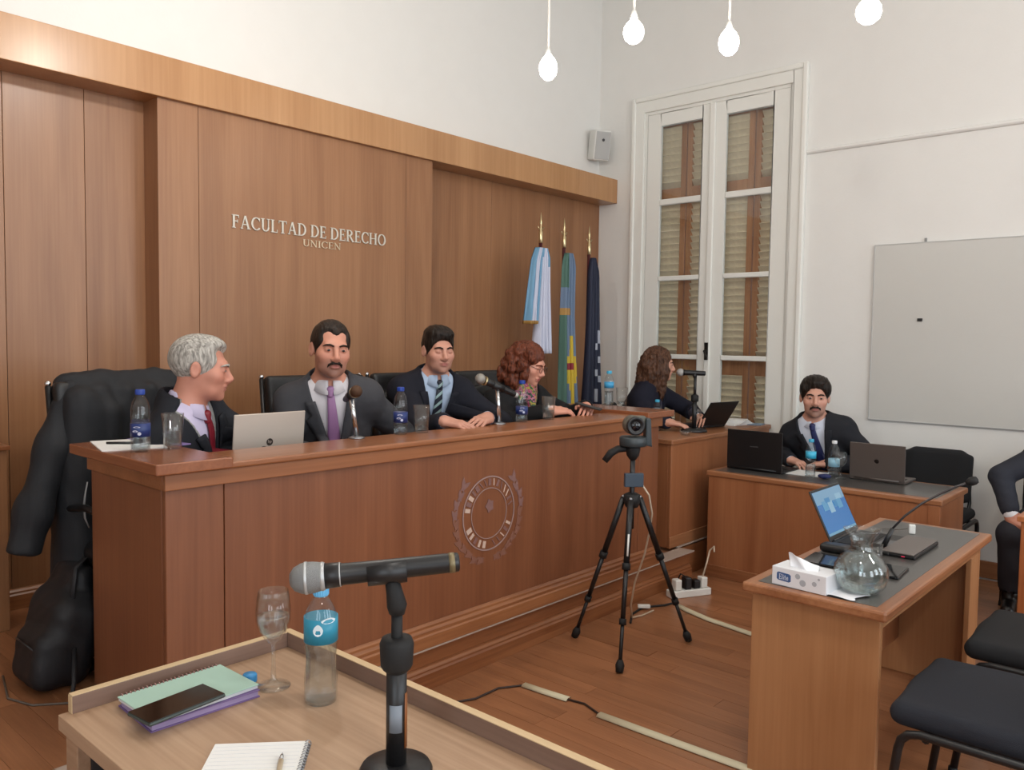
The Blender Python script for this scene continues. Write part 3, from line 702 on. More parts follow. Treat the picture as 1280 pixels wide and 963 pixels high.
for x in (0.4, 2.6, 4.8): fr.box((x-0.62, -4.2, -0.02), (x+0.62, -4, 0.72)); fr.box((x-0.62, -4.2, 3.38), (x+0.62, -4, CEIL))
tag(fr.build('wall_front', M_WALL), kind=st)
ce = B(((-3.4, -4.2, CEIL), (Xw+0.28, Yw+0.2, CEIL+0.1))).build('ceiling', M_CEIL); tag(ce, kind=st)
# wood panelling of the back wall: recessed fields left and right, a proud field in the middle
def panel(x0, x1, y, z0, z1, mat=W_PANEL):
    return B(((x0+0.0012, y, z0), (x1-0.0012, Yw, z1))).build('wood_panel', mat, wb, 0.0015)
for a, b in ((-1.0, 0.19), (0.19, 1.264), (1.264, 1.62), (1.62, 1.94)): panel(a, b, Yw-0.012, PZ, 2.74)
for a, b in ((1.911, 2.129), (2.129, 3.561), (3.561, 3.796)): panel(a, b, 4.13, PZ, 2.74)
for a, b in ((3.796, 4.55), (4.55, 5.25), (5.25, Xw)): panel(a, b, Yw-0.012, PZ, 2.74)
hd = B(((-1.2, 4.10, 2.70), (Xw, Yw, 2.905))).build('trim_2', W_HEAD, None, 0.003); tag(hd, kind=st)
bl = mould_x('baseboard_back', -1.2, 1.9, Yw-0.012, PZ, [(a, b*0.95) for a, b in PR], W_BASE, None); tag(bl, kind=st)
bl2 = mould_x('baseboard_back', 3.8, Xw, Yw-0.012, PZ, [(a, b*0.95) for a, b in PR], W_BASE, None); tag(bl2, kind=st)
br = B(((Xw-0.018, -3.9, 0.0), (Xw, 2.43, 0.11))).build('baseboard_right', W_DESKY, None, 0.003); tag(br, kind=st)
# picture rail on the right wall
m = MB(); m.prism([(0, 0), (0.018, 0.004), (0.026, 0.014), (0.024, 0.026), (0.012, 0.034), (0, 0.036)], -3.9, 2.47, lambda u, v, d: (Xw-u, d, 2.888+v))
tag(m.build('trim_3', M_WALL), kind=st)
# ---- french door with shutters behind the glass
door = empty('door_1', (0, 0, 0), kind=st)
def bxs(name, mat, parent, *bs, bevel=0.004): return B(*bs).build(name, mat, parent, bevel)
bxs('architrave', M_DOOR, door, ((Xw-0.028, 2.44, PZ), (Xw+0.02, 2.535, 3.53)), ((Xw-0.028, 3.825, PZ), (Xw+0.02, 3.925, 3.53)), ((Xw-0.028, 2.535, 3.425), (Xw+0.02, 3.825, 3.53)))
bxs('architrave_bead', M_DOOR, door, ((Xw-0.042, 2.425, PZ), (Xw+0.001, 2.462, 3.555)), ((Xw-0.042, 3.905, PZ), (Xw+0.001, 3.94, 3.555)), ((Xw-0.0415, 2.462, 3.515), (Xw+0.001, 3.905, 3.5545)), bevel=0.008)
bxs('jamb', M_DOOR, door, ((Xw-0.01, 2.53, PZ), (Xw+0.26, 2.56, 3.43)), ((Xw-0.01, 3.80, PZ), (Xw+0.26, 3.83, 3.43)), ((Xw-0.01, 2.56, 3.40), (Xw+0.26, 3.80, 3.43)))
ZS = [(0.74, 1.36), (1.40, 2.01), (2.05, 2.64), (2.69, 3.295)]
for (y0, y1, g0, g1) in ((3.19, 3.80, 3.284, 3.672), (2.56, 3.19, 2.69, 3.079)):
    lf = bxs('door_leaf', M_DOOR, door, ((Xw-0.006, y0+0.001, PZ+0.01), (Xw+0.036, g0, 3.40)), ((Xw-0.006, g1, PZ+0.01), (Xw+0.036, y1-0.001, 3.40)), ((Xw-0.006, g0, 3.295), (Xw+0.036, g1, 3.40)), ((Xw-0.006, g0, PZ+0.01), (Xw+0.036, g1, 0.74)))
    bxs('lower_panel', M_DOOR, lf, ((Xw-0.014, g0+0.03, 0.30), (Xw, g1-0.03, 0.66)), bevel=0.006)
    for a, b in ((1.36, 1.40), (2.01, 2.05), (2.64, 2.69)): bxs('muntin', M_DOOR, lf, ((Xw-0.002, g0, a), (Xw+0.032, g1, b)), bevel=0.008)
    for a, b in ZS: bxs('pane', M_PANE, lf, ((Xw+0.014, g0, a), (Xw+0.018, g1, b)), bevel=0)
bxs('meeting_bead', M_DOOR, door, ((Xw-0.022, 3.165, PZ+0.01), (Xw-0.006, 3.215, 3.40)), bevel=0.008)
m = MB(); m.cyl((Xw-0.022, 3.19, 1.43), (Xw-0.060, 3.19, 1.43), 0.012, 0.010, 12); m.tube([(Xw-0.055, 3.19, 1.43), (Xw-0.062, 3.175, 1.40), (Xw-0.062, 3.16, 1.375)], [0.010, 0.009, 0.007], 10); m.box((Xw-0.030, 3.175, 1.36), (Xw-0.022, 3.205, 1.50))
m.build('door_handle', plain('dark_iron', (38, 34, 32), 0.4, 0.6), door)
SX = Xw+0.12
slat = MB(); slat.box((-0.034, -0.5, -0.0045), (0.034, 0.5, 0.0045)); slat_me = slat.mesh('slat'); slat_me.materials.append(M_SLAT)
for (y0, y1) in ((3.485, 3.80), (3.195, 3.475), (2.885, 3.185), (2.56, 2.875)):
    sw = 0.048
    sh = bxs('shutter', W_SHUT, door, ((SX-0.02, y0, PZ), (SX+0.02, y0+sw, 3.40)), ((SX-0.02, y1-sw, PZ), (SX+0.02, y1, 3.40)),
             *[((SX-0.02, y0+sw, a), (SX+0.02, y1-sw, b)) for a, b in ((PZ, 0.42), (1.24, 1.38), (2.66, 2.79), (3.30, 3.40))], bevel=0.003)
    for a, b in ((0.42, 1.24), (1.38, 2.66), (2.79, 3.30)):
        n = int((b-a)/0.054)
        for i in range(n):
            o = share(slat_me, 'slat', sh, (SX, (y0+y1)/2, a + (i+0.5)*(b-a)/n), (0, R_(50), 0)); o.scale = (1, y1-y0-2*sw, 1)

# ------------------------------------------------------------------ lettering helper (serif capitals built from strokes)
def ribbon(pts, ws):
    n = len(pts); L_, R2 = [], []
    for i in range(n):
        a = Vector(pts[max(i-1, 0)]); b = Vector(pts[min(i+1, n-1)]); d = (b-a).normalized(); nrm = Vector((-d.y, d.x)); w_ = ws[i] if isinstance(ws, list) else ws
        L_.append(Vector(pts[i]) + nrm*w_/2); R2.append(Vector(pts[i]) - nrm*w_/2)
    return [[tuple(L_[i]), tuple(L_[i+1]), tuple(R2[i+1]), tuple(R2[i])] for i in range(n-1)]
def rect(x0, y0, x1, y1): return [[(x0, y0), (x1, y0), (x1, y1), (x0, y1)]]
def arc(cx, cy, rx, ry, a0, a1, tk, tn, n=14):
    p = []; w_ = []
    for i in range(n+1):
        a = R_(a0 + (a1-a0)*i/n); p.append((cx+rx*math.cos(a), cy+ry*math.sin(a))); w_.append(tn + (tk-tn)*abs(math.cos(a)))
    return ribbon(p, w_)
TK, TN, SF = 0.15, 0.065, 0.05
def stem(x, s=0.075): return rect(x, 0, x+TK, 1) + rect(x-s, 0, x+TK+s, SF) + rect(x-s, 1-SF, x+TK+s, 1)
def glyph(ch):
    if ch == 'I': return stem(0.08), 0.31
    if ch == 'F': return stem(0.08) + rect(0.2, 1-TN, 0.56, 1) + rect(0.52, 0.78, 0.56, 1) + rect(0.2, 0.49, 0.46, 0.49+TN) + rect(0.43, 0.40, 0.47, 0.64), 0.60
    if ch == 'E': return stem(0.08) + rect(0.2, 1-TN, 0.57, 1) + rect(0.53, 0.80, 0.57, 1) + rect(0.2, 0.49, 0.46, 0.49+TN) + rect(0.43, 0.40, 0.47, 0.64) + rect(0.2, 0, 0.60, TN) + rect(0.56, 0, 0.60, 0.22), 0.64
    if ch == 'L': return stem(0.08) + rect(0.2, 0, 0.58, TN) + rect(0.54, 0, 0.58, 0.24), 0.60
    if ch == 'T': return rect(0.30, 0, 0.30+TK, 1) + rect(0.22, 0, 0.53, SF) + rect(0.02, 1-TN, 0.73, 1) + rect(0.02, 0.78, 0.06, 1) + rect(0.69, 0.78, 0.73, 1), 0.75
    if ch == 'A': return ribbon([(0.12, 0), (0.40, 1)], TN) + ribbon([(0.70, 0), (0.41, 1)], TK) + rect(0.2, 0.30, 0.62, 0.30+TN) + rect(0.02, 0, 0.24, SF) + rect(0.56, 0, 0.86, SF), 0.84
    if ch == 'C': return arc(0.44, 0.5, 0.36, 0.47, 42, 318, TK, TN, 18) + rect(0.68, 0.70, 0.72, 0.98), 0.76
    if ch == 'O': return arc(0.44, 0.5, 0.36, 0.47, 0, 360, TK, TN, 24), 0.88
    if ch == 'D': return stem(0.08) + arc(0.30, 0.5, 0.40, 0.465, -90, 90, TK, TN, 14) + rect(0.2, 0, 0.32, TN) + rect(0.2, 1-TN, 0.32, 1), 0.80
    if ch == 'U': return rect(0.08, 0.32, 0.08+TK, 1) + rect(0.0, 1-SF, 0.31, 1) + arc(0.39, 0.33, 0.245, 0.30, 180, 360, TK*0.9, TN, 12) + rect(0.60, 0.32, 0.60+TN, 1) + rect(0.50, 1-SF, 0.76, 1), 0.78
    if ch == 'R': return stem(0.08) + arc(0.30, 0.745, 0.26, 0.225, -90, 90, TK, TN, 10) + rect(0.2, 0.49, 0.32, 0.49+TN) + rect(0.2, 1-TN, 0.32, 1) + ribbon([(0.34, 0.5), (0.70, 0.0)], TK) + rect(0.62, 0, 0.82, SF), 0.80
    if ch == 'H': return stem(0.08) + stem(0.62) + rect(0.2, 0.48, 0.65, 0.48+TN), 0.86
    if ch == 'N': return rect(0.10, 0, 0.10+TN, 1) + rect(0.0, 0, 0.27, SF) + rect(0.66, 0, 0.66+TN, 1) + rect(0.56, 1-SF, 0.82, 1) + ribbon([(0.10, 0.97), (0.69, 0.03)], TK) + rect(0.0, 1-SF, 0.2, 1), 0.84
    if ch == 'e': return arc(0.26, 0.32, 0.20, 0.29, 20, 340, 0.1, 0.08, 12) + rect(0.06, 0.30, 0.46, 0.38), 0.54
    if ch == 'l': return rect(0.04, 0, 0.16, 1), 0.22
    if ch == 'i': return rect(0.04, 0, 0.16, 0.62) + rect(0.04, 0.78, 0.16, 0.92), 0.22
    if ch == 't': return rect(0.10, 0.05, 0.22, 0.9) + rect(0.0, 0.54, 0.34, 0.64) + rect(0.10, 0, 0.34, 0.1), 0.38
    if ch == 'h': return rect(0.04, 0, 0.15, 1) + rect(0.38, 0, 0.49, 0.45) + arc(0.265, 0.42, 0.17, 0.2, 0, 180, 0.11, 0.1, 8), 0.56
    if ch == 'p': return rect(0.04, -0.38, 0.15, 0.62) + arc(0.28, 0.31, 0.19, 0.27, 0, 360, 0.11, 0.09, 12), 0.56
    return [], 0.34
def line_width(txt, sp): return sum(glyph(c)[1] + (sp if c != ' ' else 0) for c in txt) - sp
def write(txt, parent, mat, h, W_, f, depth=0.004, sp=0.07, name='letter', joined=False):
    # f(u, v, d): point of the sign's own plane; W_ is the width of the whole line
    k = W_/line_width(txt, sp); x = 0; M_ = MB()
    for c in txt:
        g, a = glyph(c); m = M_ if joined else MB()
        for i, q in enumerate(g): m.prism([(x+u*k, v*h) for u, v in q], 0, depth + 0.00006*i, f)
        if g and not joined: m.build(name, mat, parent)
        x += (a + (sp if c != ' ' else 0))*k
    if joined: M_.build(name, mat, parent)
M_LET = plain('sign_metal', (206, 200, 188), 0.4, 0.25)
sg = empty('wall_sign', (2.85, 4.128, 2.05), 0, 'pale metal capital lettering of the faculty name fixed on the centre wood panel', 'sign')
def put(o, p): o.parent = p; return o
lf_ = lambda x0, z0: (lambda u, v, d: (x0-2.85+u, 0.0-d, z0-2.05+v))
write('FACULTAD DE DERECHO', sg, M_LET, 0.071, 1.072, lf_(2.314, 2.092), 0.006)
write('UNICEN', sg, plain('sign_metal_dull', (202, 182, 154), 0.45, 0.1), 0.040, 0.272, lf_(2.766, 2.034), 0.004)

# ------------------------------------------------------------------ judges' bench
bench = empty('judges_bench', (2.65, 2.85, PZ), 0, 'long dark wooden bench with an emblem on its front, laptops and microphones on top', 'bench')
BO = Vector((2.65, 2.85, PZ))
def rel(m, O):
    m.v = [(a-O[0], b-O[1], c-O[2]) for a, b, c in m.v]; return m
def bpart(name, mat, *bs, bevel=0.003, parent=None): return rel(B(*bs), BO).build(name, mat, parent or bench, bevel)
bx0, bx1 = 1.178, 4.135
for a, b in ((bx0, 1.381), (1.381, 3.93), (3.93, bx1)): bpart('front_panel', W_BENCH, ((a+0.0015, 2.52, PZ), (b-0.0015, 2.545, 1.02)))
for x in (bx0, bx1-0.025): bpart('end_panel', W_BENCH, ((x, 2.545, PZ), (x+0.025, 3.10, 1.02)))
bpart('fascia', W_BENCHX, ((bx0-0.008, 2.500, 1.006), (bx1+0.008, 2.53, 1.058)), ((bx0-0.008, 2.53, 1.006), (bx0+0.02, 3.12, 1.058)), ((bx1-0.02, 2.53, 1.006), (bx1+0.008, 3.12, 1.058)))
bpart('ledge', W_BENCHX, ((bx0+0.02, 2.484, 1.0585), (bx1-0.02, 2.745, 1.081)), bevel=0.006)
bpart('worktop', W_BENCHX, ((bx0+0.03, 2.55, 0.905), (bx1-0.03, 3.10, 0.93)))
for a, b in ((1.125, 1.383), (3.925, 4.21)): bpart('end_slab', W_BENCHY, ((a, 2.462, 1.064), (b, 3.16, 1.100)), bevel=0.004)
mo = MB(); mo.prism([(2.52-d, PZ+h_) for d, h_ in [(0, 0.001), (0.026, 0.001), (0.026, 0.052), (0.020, 0.058), (0.022, 0.072), (0.013, 0.082), (0.013, 0.092), (0.004, 0.103), (0, 0.103)]], bx0, bx1, lambda u, v, d: (d, u, v))
rel(mo, BO).build('skirting', W_BASE, bench, 0.0015)
# emblem: ring with lettering marks, centre motif and laurel branches, thin frosted relief on the front panel
em_o = Vector((2.682, 2.519, 0.707))
def E3(u, v, d=0.0): return (em_o.x-BO.x+u, em_o.y-BO.y-d, em_o.z-BO.z+v)
M_FROST = plain('frosted_vinyl', (150, 124, 118), 0.6); M_FROST2 = plain('frosted_vinyl_dark', (124, 90, 84), 0.6); M_FROST3 = plain('frosted_vinyl_light', (196, 170, 154), 0.6)
M_FROST4 = plain('frosted_vinyl_faint', (124, 82, 66), 0.6)
m = MB()
for ro, ri in ((0.172, 0.166), (0.118, 0.1145)):
    n = 56
    for i in range(n):
        a, b = 2*math.pi*i/n, 2*math.pi*(i+1)/n
        m.prism([(ro*math.cos(a), ro*math.sin(a)), (ro*math.cos(b), ro*math.sin(b)), (ri*math.cos(b), ri*math.sin(b)), (ri*math.cos(a), ri*math.sin(a))], 0, 0.0025, lambda u, v, d: E3(u, v, d))
em = m.build('emblem', M_FROST, bench); em['label'] = 'frosted round crest with laurel branches'
rg = random.Random(5)
for i in range(26):
    up = i < 15; a = R_(168 - i*11.2) if up else R_(206 + (i-15)*12.8)
    if not up and 6 > i-15 > 4: continue
    r = 0.144; hh = 0.016; ww = rg.uniform(0.006, 0.011); c, s_ = math.cos(a), math.sin(a)
    P_ = [(-ww, -hh), (ww, -hh), (ww, hh), (-ww, hh)]
    if rg.random() < 0.35: P_ = [(-ww, -hh), (-ww+0.006, -hh), (ww, hh), (ww-0.006, hh)]
    mm = MB(); mm.prism([(r*c + u*(-s_) + v*c, r*s_ + u*c + v*s_) for u, v in P_], 0, 0.002, lambda u, v, d: E3(u, v, d))
    mm.build('ring_letter', M_FROST3 if i in (0, 2, 8, 11, 12, 15, 16, 18, 19, 23, 25) else M_FROST2, em)
mm = MB(); mm.prism([(0.030*math.cos(2*math.pi*i/10)*(1 if i % 2 else 0.7)+0.002, 0.034+0.034*math.sin(2*math.pi*i/10)*(1 if i % 2 else 0.7)) for i in range(10)], 0, 0.0022, lambda u, v, d: E3(u, v, d)); mm.build('centre_motif', M_FROST2, em)
for q in (-1, 1):
    for i in range(11):
        a = R_(-82 + i*11.6); r = 0.215 + 0.006*math.sin(i*1.9); cx, cy = q*r*math.cos(a), r*math.sin(a)
        for s2 in (-1, 1):
            tdir = a + math.pi/2 + s2*0.55; L = 0.058 if i < 10 else 0.072; wd = 0.013
            ux, uy = q*math.cos(tdir), math.sin(tdir); vx, vy = -uy, ux; ox, oy = cx + s2*q*0.012*math.cos(a), cy + s2*0.012*math.sin(a)
            mm = MB(); mm.prism([(ox + ux*L*t_ + vx*wd*k, oy + uy*L*t_ + vy*wd*k) for t_, k in ((0, 0), (0.3, -0.8), (0.65, -0.8), (1, 0), (0.65, 0.8), (0.3, 0.8))], 0, 0.0010 + 0.0003*(i % 3) + 0.00015*(s2 > 0), lambda u, v, d: E3(u, v, d))
            mm.build('laurel_leaf', M_FROST2 if (i > 6) else M_FROST4, em)

# ------------------------------------------------------------------ desks
def desk(name, label, x0, x1, y0, y1, z0, z1, ovl=0.012, inlay=True, kind='front', group=None):
    O = Vector(((x0+x1)/2, (y0+y1)/2, z0)); t = empty(name, O, 0, label, 'desk', group)
    def p(n, mat, *bs, bevel=0.003): return rel(B(*bs), O).build(n, mat, t, bevel)
    p('tabletop', W_DESKX if kind == 'X' else W_DESKY, ((x0-ovl, y0-ovl, z1-0.034), (x1+ovl, y1+ovl, z1)), bevel=0.008)
    if inlay: p('writing_inlay', M_LINO, ((x0+0.028, y0+0.028, z1-0.006), (x1-0.028, y1-0.028, z1+0.0012)), bevel=0.0006)
    return t, p
d2, p = desk('side_desk', 'wooden desk of the woman beside the tall door, behind the long bench', 4.47, 5.90, 2.63, 3.16, PZ, 0.885, 0.012, False, 'X')
p('front_panel', W_DESK, ((4.47, 2.63, PZ), (5.90, 2.652, 0.851))); p('end_panel', W_DESK, ((4.47, 2.652, PZ), (4.49, 3.14, 0.851))); p('end_panel', W_DESK, ((5.88, 2.652, PZ), (5.90, 3.14, 0.851)))
p('plinth', W_DESKX, ((4.462, 2.622, PZ+0.0006), (5.90, 2.63, PZ+0.075)))
d3, p = desk('side_desk', 'wooden desk with dark top and two laptops along the white wall', 4.72, 5.25, 1.14, 2.50, 0, 0.68, 0.012, True, 'Y')
p('front_panel', W_DESK, ((4.72, 1.14, 0), (4.742, 2.50, 0.646))); p('end_panel', W_DESK, ((4.742, 1.14, 0), (5.22, 1.162, 0.646))); p('end_panel', W_DESK, ((4.742, 2.478, 0), (5.22, 2.50, 0.646)))
p('front_stile', W_DESK, ((4.714, 1.14, 0), (4.72, 1.20, 0.646)))
p('plinth', W_DESKY, ((4.706, 1.20, 0.0006), (4.72, 2.498, 0.075)))
d4, p = desk('witness_desk', 'light brown desk with dark top, carafe and tissue box near the right', 2.605, 4.02, 0.775, 1.225, 0, 0.68, 0.012, True, 'X')
p('end_panel', W_DESK4, ((2.63, 0.79, 0), (2.655, 1.215, 0.646))); p('end_panel', W_DESK4, ((3.93, 0.79, 0), (3.955, 1.215, 0.646)))
p('modesty_panel', W_DESK, ((2.655, 1.10, 0.16), (3.93, 1.12, 0.646))); p('apron', W_DESK4, ((2.655, 0.79, 0.61), (3.93, 0.808, 0.646)))
p('leg', W_DESK4, ((3.80, 0.79, 0), (3.93, 0.812, 0.61)))
# table in the foreground with a raised rim
TZ = 0.765
O = Vector((0.83, 1.1, 0)); ft = empty('lectern_table', O, 0, 'pale oak table with a raised rim in the foreground, holding a microphone', 'table')
def p(n, mat, *bs, bevel=0.002): return rel(B(*bs), O).build(n, mat, ft, bevel)
p('tabletop', W_TRAY, ((0.565, 0.45, TZ-0.03), (1.08, 1.665, TZ)), bevel=0.0015)
p('rim', W_RIMX, ((0.585, 1.647, TZ), (1.0615, 1.665, TZ+0.0345)), bevel=0.001)
p('rim', W_RIM, ((1.062, 0.45, TZ), (1.08, 1.665, TZ+0.0345)), bevel=0.001)
p('edge_band', M_BAND, ((0.5845, 1.6468, TZ+0.0345), (1.0615, 1.6652, TZ+0.0365)), ((0.5835, 1.647, TZ), (0.585, 1.665, TZ+0.0345)), bevel=0.0008)
p('edge_band', M_BAND, ((1.0618, 0.45, TZ+0.0345), (1.0802, 1.6652, TZ+0.0365)), bevel=0.0008)
p('side_panel', W_TRAY, ((0.575, 1.60, 0), (0.60, 1.655, TZ-0.03))); p('side_panel', W_TRAY, ((1.04, 0.47, 0), (1.065, 1.655, TZ-0.03)))
p('leg', W_TRAY, ((0.575, 0.47, 0), (0.60, 0.525, TZ-0.03)))
p('under_shelf', plain('dark_laminate', (40, 36, 36), 0.6), ((0.60, 0.52, 0.40), (1.04, 1.60, 0.42)))
p('back_panel', plain('dark_laminate', (40, 36, 36), 0.6), ((0.60, 1.60, 0.1), (1.04, 1.615, TZ-0.03)))
# piece of furniture at the right edge of the picture
O = Vector((4.5, 0.25, 0)); wd = empty('wooden_desk', O, 0, 'orange brown wooden desk side cut by the right picture edge', 'desk')
rel(B(((4.2, -0.2, 0), (4.225, 0.685, 0.72))), O).build('side_panel', wood('orange_veneer', (150, 84, 46), (186, 116, 70), 'Z'), wd, 0.003)
rel(B(((4.19, -0.22, 0.72), (4.9, 0.70, 0.745))), O).build('tabletop', wood('orange_veneer', (150, 84, 46), (186, 116, 70), 'Z'), wd, 0.003)
rel(B(((4.86, -0.2, 0), (4.885, 0.66, 0.72))), O).build('side_panel', wood('orange_veneer', (150, 84, 46), (186, 116, 70), 'Z'), wd, 0.003)
# low cabinet at the left edge, against the panelling
O = Vector((0.75, 4.12, PZ)); lc = empty('low_cabinet', O, 0, 'low wooden cabinet against the panelling at the left picture edge', 'cabinet')
rel(B(((0.3, 3.98, PZ), (1.165, 4.18, 0.99))), O).build('body', W_PANEL, lc, 0.003); rel(B(((0.28, 3.965, 0.99), (1.175, 4.19, 1.01))), O).build('cabinet_top', W_BENCHX, lc, 0.003)
# ------------------------------------------------------------------ people
TIE3 = None
def stripe_mat():
    m, nt, b = newmat('tie_stripes'); N = nt.nodes; L = nt.links
    tc = N.new('ShaderNodeTexCoord'); mp = N.new('ShaderNodeMapping'); mp.inputs['Rotation'].default_value = (0, R_(40), 0); mp.inputs['Scale'].default_value = (1, 0.0, 1)
    w_ = N.new('ShaderNodeTexWave'); w_.bands_direction = 'Z'; w_.inputs['Scale'].default_value = 8.5
    L.new(tc.outputs['Object'], mp.inputs[0]); L.new(mp.outputs[0], w_.inputs[0]); rp = N.new('ShaderNodeValToRGB'); rp.color_ramp.interpolation = 'CONSTANT'
    rp.color_ramp.elements[0].color = lin((20, 24, 40)); rp.color_ramp.elements[1].position = 0.72; rp.color_ramp.elements[1].color = lin((140, 165, 165))
    L.new(w_.outputs[0], rp.inputs[0]); L.new(rp.outputs[0], b.inputs['Base Color']); b.inputs['Roughness'].default_value = 0.5; return m
def loc2(root, rz, p):      # world point -> local of a person standing at root turned by rz
    a = R_(-rz); d = (p[0]-root[0], p[1]-root[1]); return v3(d[0]*math.cos(a)-d[1]*math.sin(a), d[0]*math.sin(a)+d[1]*math.cos(a), p[2]-root[2])
def who(label, root, rz, head, face, **k):
    h = loc2(root, rz, head); k = dict(k)
    if 'warms' in k:
        k['arms'] = {a: tuple(loc2(root, rz, q) for q in v) for a, v in k.pop('warms').items()}
    if 'whands' in k:
        o = {}
        for a, v in k.pop('whands').items():
            v = dict(v)
            for q in ('fdir', 'back'): v[q] = loc2((0, 0, 0), rz, v[q])
            o[a] = v
        k['hands'] = o
    return person(label, root, rz, h, hyaw=face-rz, **k)
GREY = ((120, 116, 110), (196, 192, 184))
who('white-haired man in a dark suit, grey waistcoat and red tie looking right', (1.62, 3.18, PZ), 42, (1.545, 2.99, 1.372), 58, hpitch=7, hs=1.0, hair='white', haircol=GREY,
    skin=(190, 132, 112), suit=(30, 32, 38), shirt=(196, 188, 214), tie=(120, 26, 40), vest=(134, 134, 132), seed=2, vneck=0.30, lips=(150, 92, 84),
    warms={'R': ((1.33, 3.06, 1.02), (1.52, 2.90, 0.975)), 'L': ((1.86, 2.98, 1.00), (1.68, 2.84, 0.975))})
who('dark-haired man in a grey suit and lilac tie behind a microphone', (2.33, 3.20, PZ), -30, (2.185, 3.04, 1.445), -22, hpitch=4, hroll=3, hs=1.03, hair='short', haircol=((24, 19, 16), (52, 40, 33)),
    skin=(196, 138, 116), suit=(62, 62, 66), shirt=(206, 202, 206), tie=(150, 110, 150), beard='m', stubble=0.6, seed=3, vneck=0.36, vest=None, trousers=(52, 52, 56),
    warms={'R': ((1.98, 3.10, 1.00), (2.08, 2.86, 0.975)), 'L': ((2.68, 3.08, 1.00), (2.52, 2.85, 0.975))})
who('dark-haired man in a navy suit with a striped tie, hands on the bench', (3.02, 3.36, PZ), -22, (2.985, 3.19, 1.436), -22, hpitch=5, hs=0.97, hair='full', haircol=((20, 16, 14), (44, 34, 28)), eyes_closed=True,
    skin=(190, 138, 118), suit=(26, 27, 36), shirt=(166, 184, 208), tie=stripe_mat(), stubble=0.25, seed=4, vneck=0.34,
    warms={'R': ((2.74, 3.06, 1.04), (2.66, 2.80, 1.105)), 'L': ((3.28, 3.00, 1.04), (2.92, 2.76, 1.11))},
    whands={'R': dict(fdir=(0.35, -0.75, -0.06), back=(-0.15, 0, 1), side=-1, curl=(14, 26, 20)), 'L': dict(fdir=(-0.92, -0.28, -0.05), back=(0, -0.25, 1), side=1, curl=(18, 30, 24))})
who('woman with curly auburn hair, glasses and a colourful scarf smiling down at a phone', (3.62, 3.28, PZ), -4, (3.585, 3.07, 1.362), 16, hpitch=20, hs=1.02, hair='curly', female=True, glasses=True, scarf=True, smile=1,
    haircol=((66, 34, 24), (122, 66, 46)), skin=(206, 146, 124), suit=(24, 24, 26), shirt=(40, 40, 44), lapels=False, vneck=0.24, seed=5, eyes_closed=True, lips=(170, 84, 84),
    warms={'R': ((3.34, 3.02, 1.03), (3.47, 2.80, 1.112)), 'L': ((3.90, 3.00, 1.04), (3.79, 2.80, 1.115))},
    whands={'R': dict(fdir=(0.92, -0.25, 0.02), back=(0, -0.3, 1), side=-1, curl=(12, 22, 18)), 'L': dict(fdir=(-0.62, -0.55, 0.05), back=(0.35, -0.2, 0.9), side=1, curl=(28, 40, 30))})
who('woman with long wavy brown hair in a navy jacket at the desk by the door', (5.27, 3.36, PZ), 22, (5.235, 3.20, 1.335), 36, hpitch=6, hs=1.03, hair='wavy', female=True,
    haircol=((52, 34, 26), (104, 72, 54)), skin=(198, 146, 124), suit=(26, 27, 40), shirt=(60, 60, 78), lapels=False, vneck=0.22, seed=6,
    warms={'R': ((4.98, 3.16, 0.98), (4.90, 2.92, 0.945)), 'L': ((5.50, 3.08, 0.98), (5.24, 2.86, 0.96))},
    whands={'R': dict(fdir=(0.45, -0.7, -0.1), back=(0, -0.1, 1), side=-1, curl=(14, 24, 18)), 'L': dict(fdir=(-0.75, -0.45, 0.1), back=(0.1, -0.3, 1), side=1, curl=(24, 34, 26))})
who('dark-haired man with moustache, navy tie and black suit seated between two laptops', (5.58, 2.02, 0), -78, (5.315, 2.062, 1.148), -66, hpitch=2, hs=1.06, hair='tousled', haircol=((20, 17, 15), (46, 36, 30)),
    skin=(200, 150, 130), suit=(34, 35, 40), shirt=(206, 212, 226), tie=(30, 38, 84), beard='m', stubble=0.6, seed=7, vneck=0.36, pelvis=(0, 0.02, 0.56),
    warms={'R': ((5.44, 2.36, 0.74), (5.24, 2.18, 0.725)), 'L': ((5.46, 1.72, 0.74), (5.27, 1.94, 0.725))},
    whands={'R': dict(fdir=(-0.35, -0.8, -0.05), back=(0, 0, 1), side=-1), 'L': dict(fdir=(-0.25, 0.8, -0.05), back=(0, 0, 1), side=1)})
who('person in a dark suit cut off by the right edge, forearm resting on the thigh', (5.66, 0.70, 0), -84, (5.42, 0.62, 1.10), -84, hpitch=0, hs=1.0, hair='short', haircol=((24, 19, 16), (52, 40, 33)),
    skin=(186, 126, 104), suit=(46, 48, 56), shirt=(220, 220, 224), tie=(40, 40, 60), seed=8, jsleeve=0.80, pelvis=(0, 0.0, 0.56), trousers=(44, 44, 50),
    warms={'R': ((5.36, 0.985, 0.755), (5.26, 0.905, 0.545)), 'L': ((5.40, 0.42, 0.76), (5.24, 0.55, 0.57))},
    whands={'R': dict(fdir=(-0.25, -0.85, -0.30), back=(-0.55, 0.1, 0.8), side=-1, curl=(24, 36, 28)), 'L': dict(fdir=(-0.5, 0.5, -0.3), back=(-0.3, 0, 0.9), side=1)},
    legs={'R': ((0.19, 0, 0), (0, 0, 0))} and {'R': (loc2((5.66, 0.70, 0), -84, (5.26, 0.90, 0.45)), loc2((5.66, 0.70, 0), -84, (5.30, 0.90, 0.09))), 'L': (loc2((5.66, 0.70, 0), -84, (5.24, 0.50, 0.47)), loc2((5.66, 0.70, 0), -84, (5.28, 0.52, 0.09)))})

